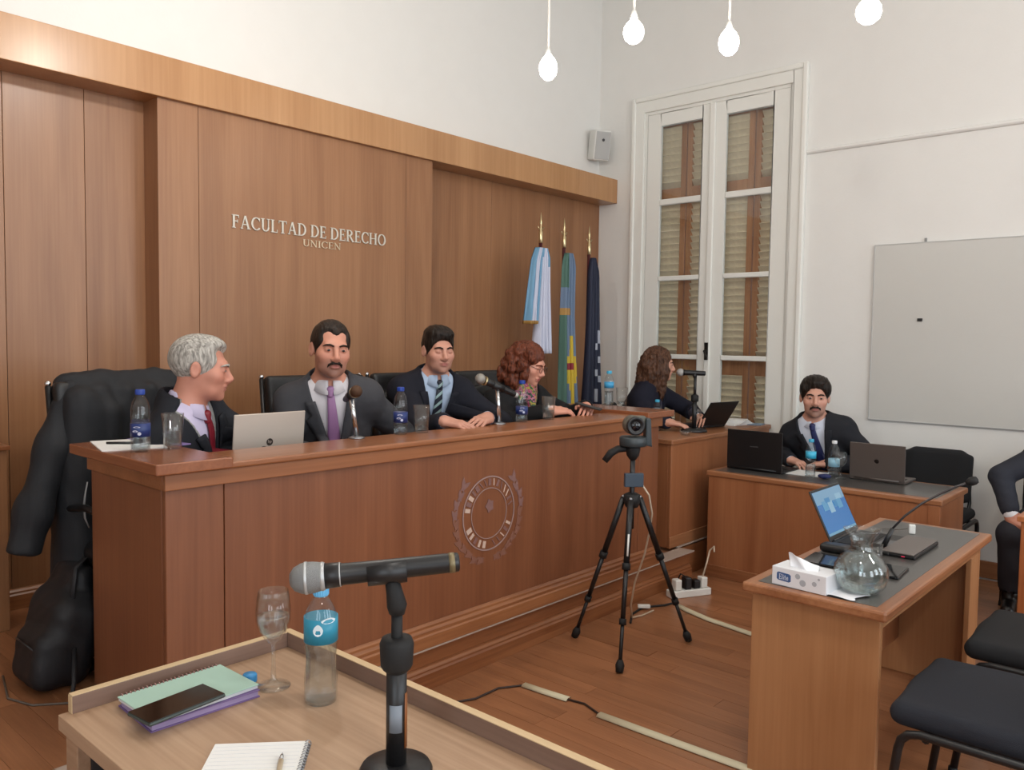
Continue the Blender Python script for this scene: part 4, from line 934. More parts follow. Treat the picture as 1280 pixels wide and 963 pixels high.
# ------------------------------------------------------------------ chairs
def exec_chair(x, y, rz, label, top=1.12):
    t = empty('office_chair', (x, y, PZ), R_(rz), label, 'chair', 'black leather chairs behind the long bench')
    s = SDF().rbox((0, -0.02, 0.45), (0.25, 0.25, 0.055), None, 0.05); sdf_obj(s, 'seat', M_LEATH, t, (-0.35, -0.35, 0.3), (0.35, 0.35, 0.6), 0.012)
    s = SDF().rbox((0, 0.27, 0.80), (0.275, 0.030, top-0.80), np.array(Matrix.Rotation(R_(-7), 3, 'X')), 0.022)
    for z in (0.62, 0.80, 0.97): s.ell((0, 0.225+0.12*(z-0.8), z), (0.24, 0.018, 0.07), None, 'u', 0.03)
    sdf_obj(s, 'backrest', M_LEATH, t, (-0.35, 0.1, 0.4), (0.35, 0.4, 1.25), 0.009)
    for q in (-1, 1):
        m = MB(); m.tube([(q*0.24, 0.20, 0.44), (q*0.27, 0.28, 0.55), (q*0.275, 0.30, 0.75), (q*0.277, 0.305+0.035, top-0.02)], 0.012, 8); ftb = m.build('frame_tube', M_BLACK, t)
        m = MB(); m.sphere((q*0.277, 0.342, top-0.010), 0.013, 10); m.build('knob', M_CHROME, ftb)
        m = MB(); m.tube([(q*0.27, 0.25, 0.62), (q*0.29, 0.05, 0.65), (q*0.29, -0.10, 0.63), (q*0.265, -0.13, 0.46)], 0.014, 8); m.build('armrest', M_BLACK, t)
    m = MB(); m.cyl((0, 0, 0.10), (0, 0, 0.40), 0.028, 0.024); m.build('gas_column', M_BLACK, t)
    m = MB()
    for i in range(5): a = R_(72*i+18); m.tube([(0.03*math.cos(a), 0.03*math.sin(a), 0.11), (0.28*math.cos(a), 0.28*math.sin(a), 0.065)], [0.024, 0.015], 8)
    m.build('base', M_BLACK, t)
    for i in range(5): a = R_(72*i+18); m = MB(); m.cyl((0.28*math.cos(a)-0.012, 0.28*math.sin(a), 0.028), (0.28*math.cos(a)+0.012, 0.28*math.sin(a), 0.028), 0.028, None, 12); m.build('caster', M_BLACK, t)
    return t
for x, y, rz, lb in ((1.50, 3.22, 8, 'black chair draped with a dark coat behind the white-haired man'), (2.395, 3.20, -6, 'black leather chair behind the man in the grey suit'),
                     (3.05, 3.20, -4, 'black leather chair behind the man with the striped tie'), (3.68, 3.20, 0, 'black leather chair behind the woman with the scarf')):
    exec_chair(x, y, rz, lb)
def visitor_chair(x, y, rz, label, mat, group=None):
    t = empty('visitor_chair', (x, y, 0), R_(rz), label, 'chair', group)        # front = -y
    s = SDF().rbox((0, 0, 0.445), (0.248, 0.238, 0.034), None, 0.032); s.ell((0, 0, 0.458), (0.24, 0.23, 0.036), None, 'u', 0.03)
    sdf_obj(s, 'seat', mat, t, (-0.3, -0.3, 0.36), (0.3, 0.3, 0.53), 0.009)
    s = SDF().rbox((0, 0.262, 0.655), (0.210, 0.022, 0.150), np.array(Matrix.Rotation(R_(-9), 3, 'X')), 0.02); s.rbox((0, 0.262, 0.655), (0.15, 0.022, 0.172), np.array(Matrix.Rotation(R_(-9), 3, 'X')), 0.02, 'u', 0.06)
    sdf_obj(s, 'backrest', mat, t, (-0.3, 0.15, 0.45), (0.3, 0.4, 1.0), 0.009)
    for q in (-1, 1):
        pts = [(q*0.262, -0.245, 0.012), (q*0.262, -0.200, 0.36)] + [(q*0.262, -0.200+0.055*(1-math.cos(a)), 0.36+0.055*math.sin(a)) for a in (0.5, 1.0, 1.57)] + [(q*0.262, 0.14, 0.416)] + [(q*0.262, 0.14+0.055*math.sin(a), 0.416-0.055*(1-math.cos(a))) for a in (0.5, 1.0, 1.5)] + [(q*0.262, 0.245, 0.012)]
        m = MB(); m.tube(pts, 0.0125, 10); m.build('leg_frame', M_BLACK, t)
        m = MB(); m.tube([(q*0.20, 0.15, 0.405), (q*0.20, 0.235, 0.43), (q*0.20, 0.262, 0.50), (q*0.19, 0.275, 0.64)], 0.011, 8); m.build('back_tube', M_BLACK, t)
        for yy in (-0.246, 0.246): m = MB(); m.cyl((q*0.262, yy, 0), (q*0.262, yy, 0.025), 0.016, 0.015, 10); m.build('foot_cap', M_MATT, t)
    m = MB(); m.cyl((-0.262, -0.13, 0.405), (0.262, -0.13, 0.405), 0.011, None, 8); m.cyl((-0.262, 0.13, 0.405), (0.262, 0.13, 0.405), 0.011, None, 8); m.build('crossbar', M_BLACK, t)
    return t
visitor_chair(2.675, 0.465, 180, 'dark blue upholstered chair nearest the camera at the bottom right', M_NAVYF, 'upholstered chairs along the desk with the carafe')
visitor_chair(3.375, 0.43, 180, 'black chair with its seat behind the dark blue seat, by the picture edge', M_FABB, 'upholstered chairs along the desk with the carafe')
visitor_chair(5.52, 1.43, -90, 'empty black chair with rounded back behind the dark grey laptop', M_FABB)
visitor_chair(5.60, 2.06, -84, 'black chair under the man seated by the white wall', M_FABB)
visitor_chair(5.64, 0.72, -84, 'black chair under the person at the right edge', M_FABB)
t = visitor_chair(5.30, 3.36, 20, 'black chair under the woman with long wavy hair', M_FABB); t.location.z = PZ

# ------------------------------------------------------------------ coat and backpack
M_COAT = plain('dark_coat', (20, 22, 27), 0.75, bump=0.4, bscale=300, var=0.15)
ct = empty('coat', (1.35, 3.45, PZ), 0, 'long black coat hung over the leftmost chair, one sleeve dangling', 'coat')
Oc = np.array([1.35, 3.45, PZ])
s = SDF()
def cw(*p): return np.array(p, float) - Oc
s.poly([cw(1.24, 3.53, 1.295), cw(1.40, 3.55, 1.312), cw(1.62, 3.57, 1.315), cw(1.76, 3.56, 1.30)], 0.035, 'u', 0.03)
s.rbox(cw(1.45, 3.53, 1.02), (0.24, 0.055, 0.29), np.array(Matrix.Rotation(R_(6), 3, 'Y')), 0.05, 'u', 0.05)
s.rbox(cw(1.295, 3.46, 0.84), (0.105, 0.075, 0.40), np.array(Matrix.Rotation(R_(5), 3, 'Y')), 0.06, 'u', 0.08)
s.cone(cw(1.265, 3.43, 1.23), cw(1.25, 3.40, 0.56), 0.050, 0.085, 'u', 0.06)
s.rbox(cw(1.33, 3.40, 0.36), (0.3, 0.3, 0.16), np.array(Matrix.Rotation(R_(-14), 3, 'Y')), 0.01, 's', 0.02)
for i, x in enumerate((1.36, 1.46, 1.56)): s.cone(cw(x, 3.47, 1.26), cw(x-0.02, 3.45, 0.62), 0.028, 0.035, 'u', 0.04)
s.rbox(cw(1.62, 3.40, 0.45), (0.25, 0.3, 0.26), None, 0.01, 's', 0.03)
sdf_obj(s, 'coat_body', M_COAT, ct, Oc+[-0.5, -0.5, 0]-Oc, Oc+[0.7, 0.4, 1.3]-Oc, 0.009, lambda V: 0.007*vnoise(V, (26, 20, 5), 9) + 0.003*vnoise(V, (60, 50, 14), 10))
s = SDF(); s.poly([cw(1.255, 3.50, 1.27), cw(1.17, 3.45, 1.05), cw(1.09, 3.42, 0.82), cw(1.045, 3.40, 0.675)], [0.050, 0.060, 0.062, 0.062], 'u', 0.05)
s.rbox(cw(1.04, 3.40, 0.60), (0.15, 0.15, 0.062), np.array(Matrix.Rotation(R_(12), 3, 'Y')), 0.005, 's', 0.01)
sdf_obj(s, 'sleeve', M_COAT, ct, (-0.6, -0.4, 0.2), (0.2, 0.3, 1.3), 0.009, lambda V: 0.006*vnoise(V, (30, 30, 14), 11))
m = MB(); m.tube([cw(1.245, 3.315, 0.925), cw(1.236, 3.312, 0.885), cw(1.228, 3.31, 0.83), cw(1.232, 3.31, 0.785), cw(1.247, 3.31, 0.745)], [0.004, 0.006, 0.0075, 0.007, 0.004], 8, True, 0.5); m.build('trim_cord', plain('grey_piping', (150, 150, 150), 0.4), ct)
Ob = np.array([1.10, 3.27, PZ])
M_BAG = plain('bag_nylon', (15, 16, 21), 0.6, bump=0.4, bscale=350, var=0.2)
s = SDF(); s.rbox((0.03, 0.02, 0.17), (0.095, 0.16, 0.165), np.array(Matrix.Rotation(R_(14), 3, 'Y')), 0.07); s.rbox((0.075, 0.05, 0.28), (0.05, 0.12, 0.15), np.array(Matrix.Rotation(R_(10), 3, 'Y')), 0.05, 'u', 0.06)
s.rbox((-0.055, -0.01, 0.115), (0.055, 0.13, 0.105), np.array(Matrix.Rotation(R_(10), 3, 'Y')), 0.05, 'u', 0.03)
s.rbox((0, 0, -0.05), (0.5, 0.5, 0.05), None, 0.005, 's', 0.01)
bk = sdf_obj(s, 'backpack', M_BAG, None, (-0.25, -0.3, -0.02), (0.25, 0.3, 0.5), 0.008, lambda V: 0.005*vnoise(V, (28, 28, 24), 12))
bk.location = tuple(Ob); tag(bk, 'black backpack slumped on the floor against the left end of the bench', 'backpack')
m = MB(); m.tube([(0.12, 0.0, 0.42), (0.10, -0.04, 0.46), (0.06, -0.05, 0.43), (0.03, -0.10, 0.32)], 0.011, 8, True, 0.4); m.build('strap', M_BAG, bk)
m = MB(); m.tube([(-0.10, -0.09, 0.17), (-0.112, 0.0, 0.185), (-0.10, 0.09, 0.17)], 0.003, 6); m.build('zip', plain('zip_metal', (60, 60, 62), 0.4, 0.5), bk)
m = MB(); m.tube([(0.02, -0.14, 0.16), (0.0, -0.19, 0.05), (-0.02, -0.22, 0.006), (0.0, -0.30, 0.005)], 0.008, 8, True, 0.4); m.build('loose_strap', M_BAG, bk)
m = MB(); m.tube([(0.98, 3.45, PZ+0.004), (0.93, 3.22, PZ+0.004), (0.97, 3.10, PZ+0.004), (1.06, 3.03, PZ+0.004), (1.10, 2.90, PZ+0.004)], 0.004, 6); tag(m.build('floor_cable', plain('grey_cable', (96, 88, 80), 0.5)), 'thin grey cable lying on the floor by the backpack', 'cable')

# ------------------------------------------------------------------ bottles and glasses
def cyl_label(r, z0, z1, n=28): return MB().lathe([(r, z0), (r, z1)], n=n)
def bottle(name, loc, h, r, label, capc, labc, lz, group, fill=0.0, lab2=None, rz=0):
    t = empty(name, loc, rz, label, 'bottle', group); k = h/0.21; R0 = r
    prof = [(0.0001, 0.006), (R0*0.55, 0.001), (R0*0.9, 0.0005), (R0, 0.010), (R0*0.97, 0.03), (R0*0.99, 0.05), (R0*0.90, 0.07*k), (R0*0.88, 0.082*k), (R0*0.97, 0.098*k), (R0, 0.115*k), (R0, 0.145*k), (R0*0.96, 0.155*k), (R0*0.80, 0.172*k), (R0*0.52, 0.187*k), (0.0125, 0.193*k), (0.0125, 0.198*k)]
    if lz[0] < 0.10*k: prof = [(0.0001, 0.006), (R0*0.55, 0.001), (R0*0.9, 0.0005), (R0, 0.010), (R0, 0.03), (R0*0.985, 0.034), (R0, 0.04), (R0*0.99, lz[1]), (R0, lz[1]+0.004), (R0*0.97, lz[1]+0.012), (R0, lz[1]+0.018), (R0*0.96, 0.150*k), (R0*0.80, 0.170*k), (R0*0.52, 0.185*k), (0.0125, 0.193*k), (0.0125, 0.198*k)]
    MB().lathe(prof, n=28).build('bottle_body', M_PET, t)
    cp = MB().lathe([(0.0145, 0.193*k), (0.0150, 0.195*k), (0.0148, 0.2095*k), (0.0135, 0.211*k), (0.0001, 0.211*k)], n=20)
    for i in range(20): a = 2*math.pi*i/20; cp.box((-0.0006, -0.0006, 0.1955*k), (0.0006, 0.0006, 0.209*k), Matrix.Translation((0.0151*math.cos(a), 0.0151*math.sin(a), 0)))
    cp.build('cap', plain('cap_%d_%d_%d' % capc, capc, 0.4), t)
    lb = cyl_label(R0*1.012, lz[0], lz[1]).build('label', plain('label_%d_%d_%d' % labc, labc, 0.4), t)
    if lab2:
        for a0, hz, ww, hh in lab2[1]:
            m = MB(); P_ = []
            for i in range(13):
                q = 2*math.pi*i/12; v = math.sin(q); u = math.cos(q)*(1 - 0.45*max(v, 0)**1.5); P_.append((u, v))
            vs = [(R0*1.02*math.cos(R_(a0)+u*ww/R0), R0*1.02*math.sin(R_(a0)+u*ww/R0), lz[0]+hz+v*hh) for u, v in P_[:12]]
            m.add(vs, [tuple(range(12))]); m.build('label_print', plain('print_%d_%d_%d' % lab2[0], lab2[0], 0.5), lb, solid=0.0006)
    if fill: MB().lathe([(0.0001, 0.008), (R0*0.90, 0.008), (R0*0.93, 0.02), (R0*0.86, 0.075*k) if fill > 0.08*k else (R0*0.93, fill*0.7), (R0*0.92, fill), (0.0001, fill)], n=24).build('water', M_WATER, t)
    return t
BL = (28, 62, 150); DL = (26, 48, 104); LB = (70, 170, 205)
wl_ = ((186, 190, 206), [(215, 0.02, 0.010, 0.004), (225, 0.034, 0.012, 0.003), (240, 0.012, 0.006, 0.006)])
GB = 'water bottles with dark blue labels on the long bench'
bottle('water_bottle', (1.222, 2.79, 1.1003), 0.212, 0.032, 'blue-capped water bottle on the left end of the bench', BL, DL, (0.052, 0.098), GB, 0.11, wl_)
bottle('water_bottle', (2.318, 2.715, 1.0815), 0.205, 0.031, 'blue-capped water bottle between grey-suited and navy-suited men', BL, DL, (0.052, 0.098), GB, 0.05, wl_)
bottle('water_bottle', (3.125, 2.715, 1.0815), 0.212, 0.031, 'blue-capped water bottle in front of the woman with the scarf', BL, DL, (0.040, 0.080), GB, 0.06, wl_)
GE = 'water bottles with light blue labels'
wp = ((214, 226, 232), [(225, 0.030, 0.010, 0.012), (262, 0.048, 0.016, 0.006)])
bottle('water_bottle', (4.16, 2.90, 1.1003), 0.215, 0.030, 'light-blue-capped bottle on the right end slab of the long bench', LB, (60, 150, 196), (0.110, 0.148), GE, 0.09)
bottle('water_bottle', (4.86, 2.98, 0.885), 0.215, 0.030, 'small water bottle with light blue label in front of the woman at the door desk', LB, (60, 150, 196), (0.100, 0.140), GE, 0.0)
bottle('water_bottle', (4.93, 1.925, 0.6815), 0.235, 0.031, 'water bottle with bright light-blue cap and label, nearest the man with moustache', LB, (60, 176, 214), (0.118, 0.160), GE, 0.08)
bottle('water_bottle', (5.085, 1.840, 0.6815), 0.220, 0.034, 'white-capped clear water bottle beside the goblet on the wall desk', (222, 224, 226), (150, 196, 218), (0.060, 0.108), GE, 0.05)
bottle('water_bottle', (0.948, 1.351, TZ), 0.236, 0.0335, 'water bottle with teal label on the oak table in the foreground', (104, 178, 220), (40, 132, 160), (0.126, 0.176), None, 0.118, wp)
def tumbler(loc, h, r0, r1, label, fill, group):
    t = empty('glass_tumbler', loc, 0, label, 'glass', group); w_ = 0.0018
    MB().lathe([(0.0001, 0.0), (r0, 0.0), (r1, h), (r1-w_, h), (r0-w_, 0.012), (0.0001, 0.010)], n=26).build('glass_body', M_GLASS, t)
    if fill: MB().lathe([(0.0001, 0.0115), (r0-w_*1.3, 0.0125), (r0-w_*1.3+(r1-r0)*fill/h, fill), (0.0001, fill)], n=24).build('water', M_WATER, t)
    return t
GT = 'straight glass tumblers on the bench'
tumbler((1.335, 2.79, 1.1003), 0.125, 0.030, 0.038, 'half-full glass tumbler on the left end of the bench', 0.062, GT)
tumbler((2.432, 2.705, 1.0815), 0.122, 0.030, 0.037, 'glass tumbler right of the bottle before the man with the striped tie', 0.035, GT)
tumbler((3.335, 2.71, 1.0815), 0.122, 0.030, 0.037, 'glass tumbler in front of the woman with the scarf', 0.05, GT)
tumbler((4.185, 2.82, 1.1003), 0.115, 0.030, 0.036, 'glass tumbler beside the bottle on the right end slab', 0.03, GT)
tumbler((4.72, 2.96, 0.885), 0.11, 0.032, 0.038, 'glass tumbler on the door desk, half hidden by the end slab', 0.0, GT)
tumbler((2.905, 0.915, 0.6815), 0.130, 0.030, 0.040, 'empty glass tumbler just behind the carafe', 0.0, None)
def goblet(loc, h, rb, label, fill, group):
    t = empty('wine_glass', loc, 0, label, 'glass', group); z1 = h*0.50
    MB().lathe([(0.0001, 0.0), (rb*0.98, 0.0005), (rb*0.96, 0.003), (rb*0.3, 0.008), (0.0055, 0.018), (0.0042, h*0.25), (0.0050, h*0.44), (0.016, z1*0.97), (rb*0.75, h*0.58), (rb*0.99, h*0.70), (rb*1.0, h*0.82), (rb*0.86, h), (rb*0.86-0.0013, h), (rb-0.0015, h*0.82), (rb*0.97-0.0015, h*0.70), (rb*0.73, h*0.585), (0.012, z1*1.02), (0.0001, z1*1.0)], n=30).build('glass_body', M_GLASS, t)
    if fill: MB().lathe([(0.0001, z1*1.015), (0.011, z1*1.03), (rb*0.71, h*0.588), (rb*0.96-0.0025, h*0.70), (rb*0.965-0.002, h*(0.70+fill)), (0.0001, h*(0.70+fill))], n=28).build('water', M_WATER, t)
    return t
goblet((0.92, 1.48, TZ), 0.205, 0.036, 'wine glass with some water on the oak table in the foreground', 0.04, None)
goblet((5.02, 1.775, 0.6815), 0.160, 0.036, 'stemmed glass by the white-capped bottle on the wall desk', 0, None)
goblet((5.09, 2.80, 0.885), 0.150, 0.030, 'stemmed glass next to the microphone on the door desk', 0, None)

# ------------------------------------------------------------------ laptops
def laptop(name, label, loc, rz, w_, dp, lean, lidm, basem, dot=None, screen=None, th=0.014):
    # hinge along x, keyboard towards -y; lid leans to +y by `lean` degrees from vertical
    t = empty(name, loc, R_(rz), label, 'laptop'); a = R_(lean)
    b = B(((-w_/2, -dp, 0.002), (w_/2, 0, th+0.002))).build('base', basem, t, 0.004)
    B(((-w_/2+0.02, -dp+0.10, th+0.0022), (w_/2-0.02, -0.018, th+0.0034))).build('keyboard', M_MATT, b)
    B(((-0.05, -dp+0.015, th+0.0022), (0.05, -dp+0.085, th+0.0028))).build('trackpad', plain('trackpad_grey', (90, 90, 92), 0.4), b)
    lid = B(((-w_/2, -0.004, 0.0), (w_/2, 0.003, dp*0.96))).build('lid', lidm, t, 0.003); lid.location = (0, 0.002, th+0.001); lid.rotation_euler = (-a, 0, 0)
    sc = B(((-w_/2+0.009, -0.0048, 0.020), (w_/2-0.009, -0.0041, dp*0.96-0.010))).build('screen', screen or plain('screen_off', (10, 10, 12), 0.15), lid)
    hg = MB().cyl((-w_*0.4, 0.002, th+0.002), (w_*0.4, 0.002, th+0.002), 0.006, None, 10).build('hinge', basem, t)
    return t, lid, sc
M_SILV = plain('silver_shell', (196, 184, 172), 0.42, 0.35); M_BLK = plain('black_shell', (14, 14, 16), 0.4); M_GRY = plain('grey_shell', (92, 84, 80), 0.4, 0.4)
t, lid, _ = laptop('laptop', 'silver laptop with a round logo open on the bench before the white-haired man', (1.806, 2.96, 0.93), 180, 0.325, 0.235, 6, M_SILV, M_SILV)
t.location = (1.806, 2.945, 0.951); lg = MB()
for i in range(28): a, b = 2*math.pi*i/28, 2*math.pi*(i+1)/28; lg.prism([(0.015*math.cos(a), 0.015*math.sin(a)), (0.015*math.cos(b), 0.015*math.sin(b)), (0.0001*math.cos(b), 0.0001*math.sin(b))], 0.0030, 0.0036, lambda u, v, d: (-u, d, 0.105+v))
lgo = lg.build('logo', plain('logo_dark', (70, 62, 58), 0.3, 0.5), lid)
write('hp', lgo, M_SILV, 0.013, 0.016, lambda u, v, d: (0.008-u, 0.0037+d, 0.102+v), 0.0004, 0.1, 'logo_letter')
t, lid, _ = laptop('laptop', 'large black laptop, lid towards the camera, at the left of the wall desk', (4.875, 2.272, 0.6815), 90, 0.372, 0.255, 0, M_BLK, M_BLK)
t.rotation_euler = (0, 0, R_(90)); t.location = (4.885, 2.272, 0.6815)
B(((-0.028, 0.0031, 0.140), (0.028, 0.0036, 0.146))).build('logo', plain('logo_grey', (74, 74, 76), 0.4), lid)
t, lid, _ = laptop('laptop', 'dark grey laptop with small dark logo before the empty chair', (5.06, 1.575, 0.6815), 90, 0.318, 0.222, 2, M_GRY, M_GRY)
m = MB(); m.sphere((0, 0.0032, 0.108), 0.0125, 12, (1, 0.05, 1)); m.sphere((0.007, 0.0032, 0.110), 0.009, 12, (1, 0.05, 1.1)); m.tube([(0, 0.0034, 0.120), (0.004, 0.0034, 0.127)], [0.003, 0.0008], 6, True, 0.2); m.build('logo', plain('logo_black', (18, 17, 17), 0.2), lid)
t, lid, _ = laptop('laptop', 'black laptop seen edge-on on the door desk', (5.32, 2.81, 0.885), 170, 0.32, 0.225, 33, M_BLK, M_BLK)
M_SCR = plain('screen_glow', (10, 20, 40), 0.2, emit=(58, 124, 186), estr=0.85)
t, lid, sc = laptop('laptop', 'black laptop with lit blue screen on the desk with the carafe', (3.46, 1.195, 0.6815), 0, 0.325, 0.225, 26, M_BLK, M_BLK, screen=M_SCR)
def scr(name, x0, x1, z0, z1, col, st_): B(((x0, -0.0054, z0), (x1, -0.0049, z1))).build(name, plain('glow_%d_%d_%d' % col, (5, 5, 8), 0.3, emit=col, estr=st_), sc)
scr('screen_bar', -0.153, 0.153, 0.020, 0.030, (120, 170, 200), 0.85); scr('screen_image', -0.153, 0.153, 0.150, 0.2055, (128, 170, 200), 0.85)
for i, (x, z, w_, h_) in enumerate(((-0.10, 0.120, 0.05, 0.04), (-0.045, 0.105, 0.05, 0.05), (0.015, 0.122, 0.045, 0.03), (0.05, 0.112, 0.05, 0.04), (0.06, 0.150, 0.06, 0.025), (-0.06, 0.150, 0.05, 0.02))):
    B(((x, -0.0062-0.0003*(i % 2), z), (x+w_, -0.0056, z+h_))).build('screen_figure', plain('glow_f%d' % (i % 3), (5, 5, 8), 0.3, emit=[(96, 160, 200), (150, 190, 214), (70, 140, 190)][i % 3], estr=0.85), sc)
cl = empty('closed_laptop', (3.47, 0.945, 0.6815), 0, 'thin grey closed laptop with black edge lying right of the gooseneck microphone', 'laptop')
B(((-0.165, -0.066, 0.001), (0.165, 0.058, 0.014))).build('base', M_BLK, cl, 0.004); B(((-0.165, -0.062, 0.0145), (0.168, 0.058, 0.021))).build('lid', plain('taupe_shell', (112, 104, 100), 0.45, 0.3), cl, 0.003)
B(((-0.167, -0.03, 0.006), (-0.165, -0.018, 0.009))).build('light', plain('red_led', (200, 40, 70), 0.4, emit=(220, 40, 80), estr=0.6), cl)

# ------------------------------------------------------------------ microphones
def tube_between(name, mat, parent, *segs):
    m = MB()
    for s_ in segs: m.tube(*s_)
    return m.build(name, mat, parent)
def bench_mic(loc, top, mdir, label):
    t = empty('microphone', loc, 0, label, 'microphone', 'handheld microphones on steel posts along the bench')
    MB().lathe([(0.0001, 0), (0.034, 0), (0.034, 0.006), (0.012, 0.012), (0.0001, 0.012)], n=20).build('post_base', M_STEEL, t)
    T_ = Vector(top)-Vector(loc); tube_between('post', M_CHROME, t, ([(0, 0, 0.01), T_*0.96], 0.0105, 12))
    d = Vector(mdir).normalized(); c = T_
    tube_between('clip', M_BLACK, t, ([T_*0.94, T_*1.03], [0.013, 0.015], 10), ([c - d*0.035, c + d*0.03], 0.0195, 12))
    tube_between('mic_body', M_BLACK, t, ([c - d*0.115, c - d*0.10, c + d*0.055, c + d*0.078], [0.012, 0.014, 0.0175, 0.021], 14))
    tube_between('mic_ring', M_BRASS, t, ([c + d*0.076, c + d*0.084], 0.0235, 16))
    return t, c, d
t, c, d = bench_mic((2.085, 2.72, 1.081), (2.055, 2.72, 1.262), (-0.38, -0.80, 0.20), 'microphone on a steel post in front of the grey-suited man')
m = MB(); m.sphere(tuple(c + d*0.105), 0.025, 14); m.build('mic_head', plain('mic_mesh_bronze', (84, 60, 44), 0.45, 0.6, bump=0.8, bscale=900), t)
t, c, d = bench_mic((2.955, 2.715, 1.081), (2.945, 2.72, 1.268), (-0.88, 0.22, 0.36), 'microphone on a steel post pointing left at the navy-suited man')
m = MB(); m.sphere(tuple(c + d*0.108), 0.027, 14); m.build('mic_head', plain('mic_mesh_grey', (150, 148, 142), 0.4, 0.6, bump=0.8, bscale=900), t)
tube_between('mic_end', plain('mic_end_grey', (170, 170, 168), 0.4, 0.3), t, ([c - d*0.128, c - d*0.112], 0.0135, 12))
# foreground microphone on its table stand
t = empty('microphone_stand', (0.876, 1.032, TZ), 0, 'black table stand of the big microphone in the foreground', 'microphone stand')
MB().lathe([(0.0001, 0), (0.060, 0), (0.062, 0.005), (0.058, 0.012), (0.03, 0.017), (0.0001, 0.018)], n=36).build('base', M_BLACK, t)
tube_between('pole', M_BLACK, t, ([(0, 0, 0.018), (0, 0, 0.20)], 0.0175, 18)); tube_between('inner_rod', M_MATT, t, ([(0, 0, 0.20), (0, 0, 0.275)], 0.0095, 14))
MB().lathe([(0.0185, 0.175), (0.024, 0.180), (0.027, 0.186), (0.029, 0.222), (0.025, 0.232), (0.014, 0.234)], n=24).build('clutch', M_MATT, t)
for nm, col, a0, a1, z0, z1 in (('grey_sticker', (120, 128, 138), 190, 262, 0.075, 0.122), ('orange_sticker', (126, 72, 30), 280, 318, 0.045, 0.140)):
    m = MB(); G = [[(0.0180*math.cos(R_(a)), 0.0180*math.sin(R_(a)), z) for a in np.linspace(a0, a1, 8)] for z in (z0, z1)]; m.grid(G); m.build('sticker', plain(nm, col, 0.5), t, solid=0.0005)
t = empty('microphone', (0.876, 1.032, TZ+0.275), 0, 'large handheld microphone with grey mesh head lying on the foreground stand', 'microphone')
A0 = Vector((0.762, 1.128, 1.103))-Vector(t.location); A1 = Vector((0.954, 0.972, 1.122))-Vector(t.location); d = (A1-A0).normalized()
MB().tube([(0, 0, -0.002), (0, 0, 0.012), (-0.003, 0.003, 0.034), (-0.006, 0.006, 0.054)], [0.013, 0.017, 0.014, 0.012], 14).build('clip_joint', M_MATT, t)
tube_between('clip', M_BLACK, t, ([A0 + d*0.10 - Vector((0, 0, 0.004)), A0 + d*0.165 - Vector((0, 0, 0.004))], 0.0205, 16))
tube_between('mic_body', M_BLACK, t, ([A0 + d*0.026, A0 + d*0.055, A0 + d*0.06, A0 + d*0.12, A0 + d*0.24, A0 + d*0.252, A0+d*0.254], [0.0215, 0.020, 0.018, 0.0172, 0.0165, 0.0160, 0.012], 20))
tube_between('mic_end', plain('brass_dull', (120, 108, 80), 0.4, 0.5), t, ([A0 + d*0.236, A0 + d*0.246], 0.0172, 18))
m = MB(); Q = d.to_track_quat('Z', 'Y').to_matrix().to_4x4(); Q.translation = A0
m.lathe([(0.0001, -0.027), (0.010, -0.0255), (0.019, -0.019), (0.0245, -0.008), (0.0262, 0.0), (0.0258, 0.012), (0.0235, 0.024), (0.0225, 0.028)], n=26, M=Q); m.build('mic_head', plain('mic_mesh_light', (136, 138, 138), 0.45, 0.45, bump=0.9, bscale=1100), t)
m = MB(); m.lathe([(0.0265, -0.002), (0.0270, 0.0), (0.0265, 0.003)], n=26, M=Q); m.lathe([(0.0235, 0.024), (0.0240, 0.027), (0.0225, 0.031)], n=26, M=Q); m.build('mic_ring', plain('ring_grey', (176, 178, 178), 0.35, 0.4), t)
tube_between('band', plain('ring_grey', (176, 178, 178), 0.35, 0.4), t, ([A0 + d*0.0545, A0 + d*0.0565], 0.0203, 18))
# microphone on the door desk
t = empty('microphone_stand', (5.0, 2.77, 0.885), 0, 'black microphone on a round-based pole before the long-haired woman', 'microphone')
MB().lathe([(0.0001, 0), (0.088, 0), (0.090, 0.010), (0.08, 0.022), (0.02, 0.028), (0.0001, 0.028)], n=30).build('base', M_BLACK, t)
tube_between('pole', M_BLACK, t, ([(0, 0, 0.025), (0, 0, 0.22)], 0.016, 14), ([(0, 0, 0.22), (0, 0, 0.385)], 0.010, 12)); MB().lathe([(0.016, 0.205), (0.026, 0.212), (0.026, 0.25), (0.012, 0.258)], n=18).build('clutch', M_MATT, t)
d = Vector((0.45, -0.70, -0.02)).normalized(); c = Vector((0.0, 0.03, 0.405))
tube_between('clip', M_BLACK, t, ([(0, 0, 0.375), (0, 0.01, 0.40)], 0.014, 10)); tube_between('mic_body', M_BLACK, t, ([c - d*0.055, c - d*0.04, c + d*0.09, c + d*0.095], [0.022, 0.019, 0.017, 0.012], 14))
m = MB(); m.sphere(tuple(c - d*0.075), 0.027, 14); m.build('mic_head', plain('mic_mesh_pale', (170, 168, 166), 0.5, 0.3, bump=0.8, bscale=900), t)
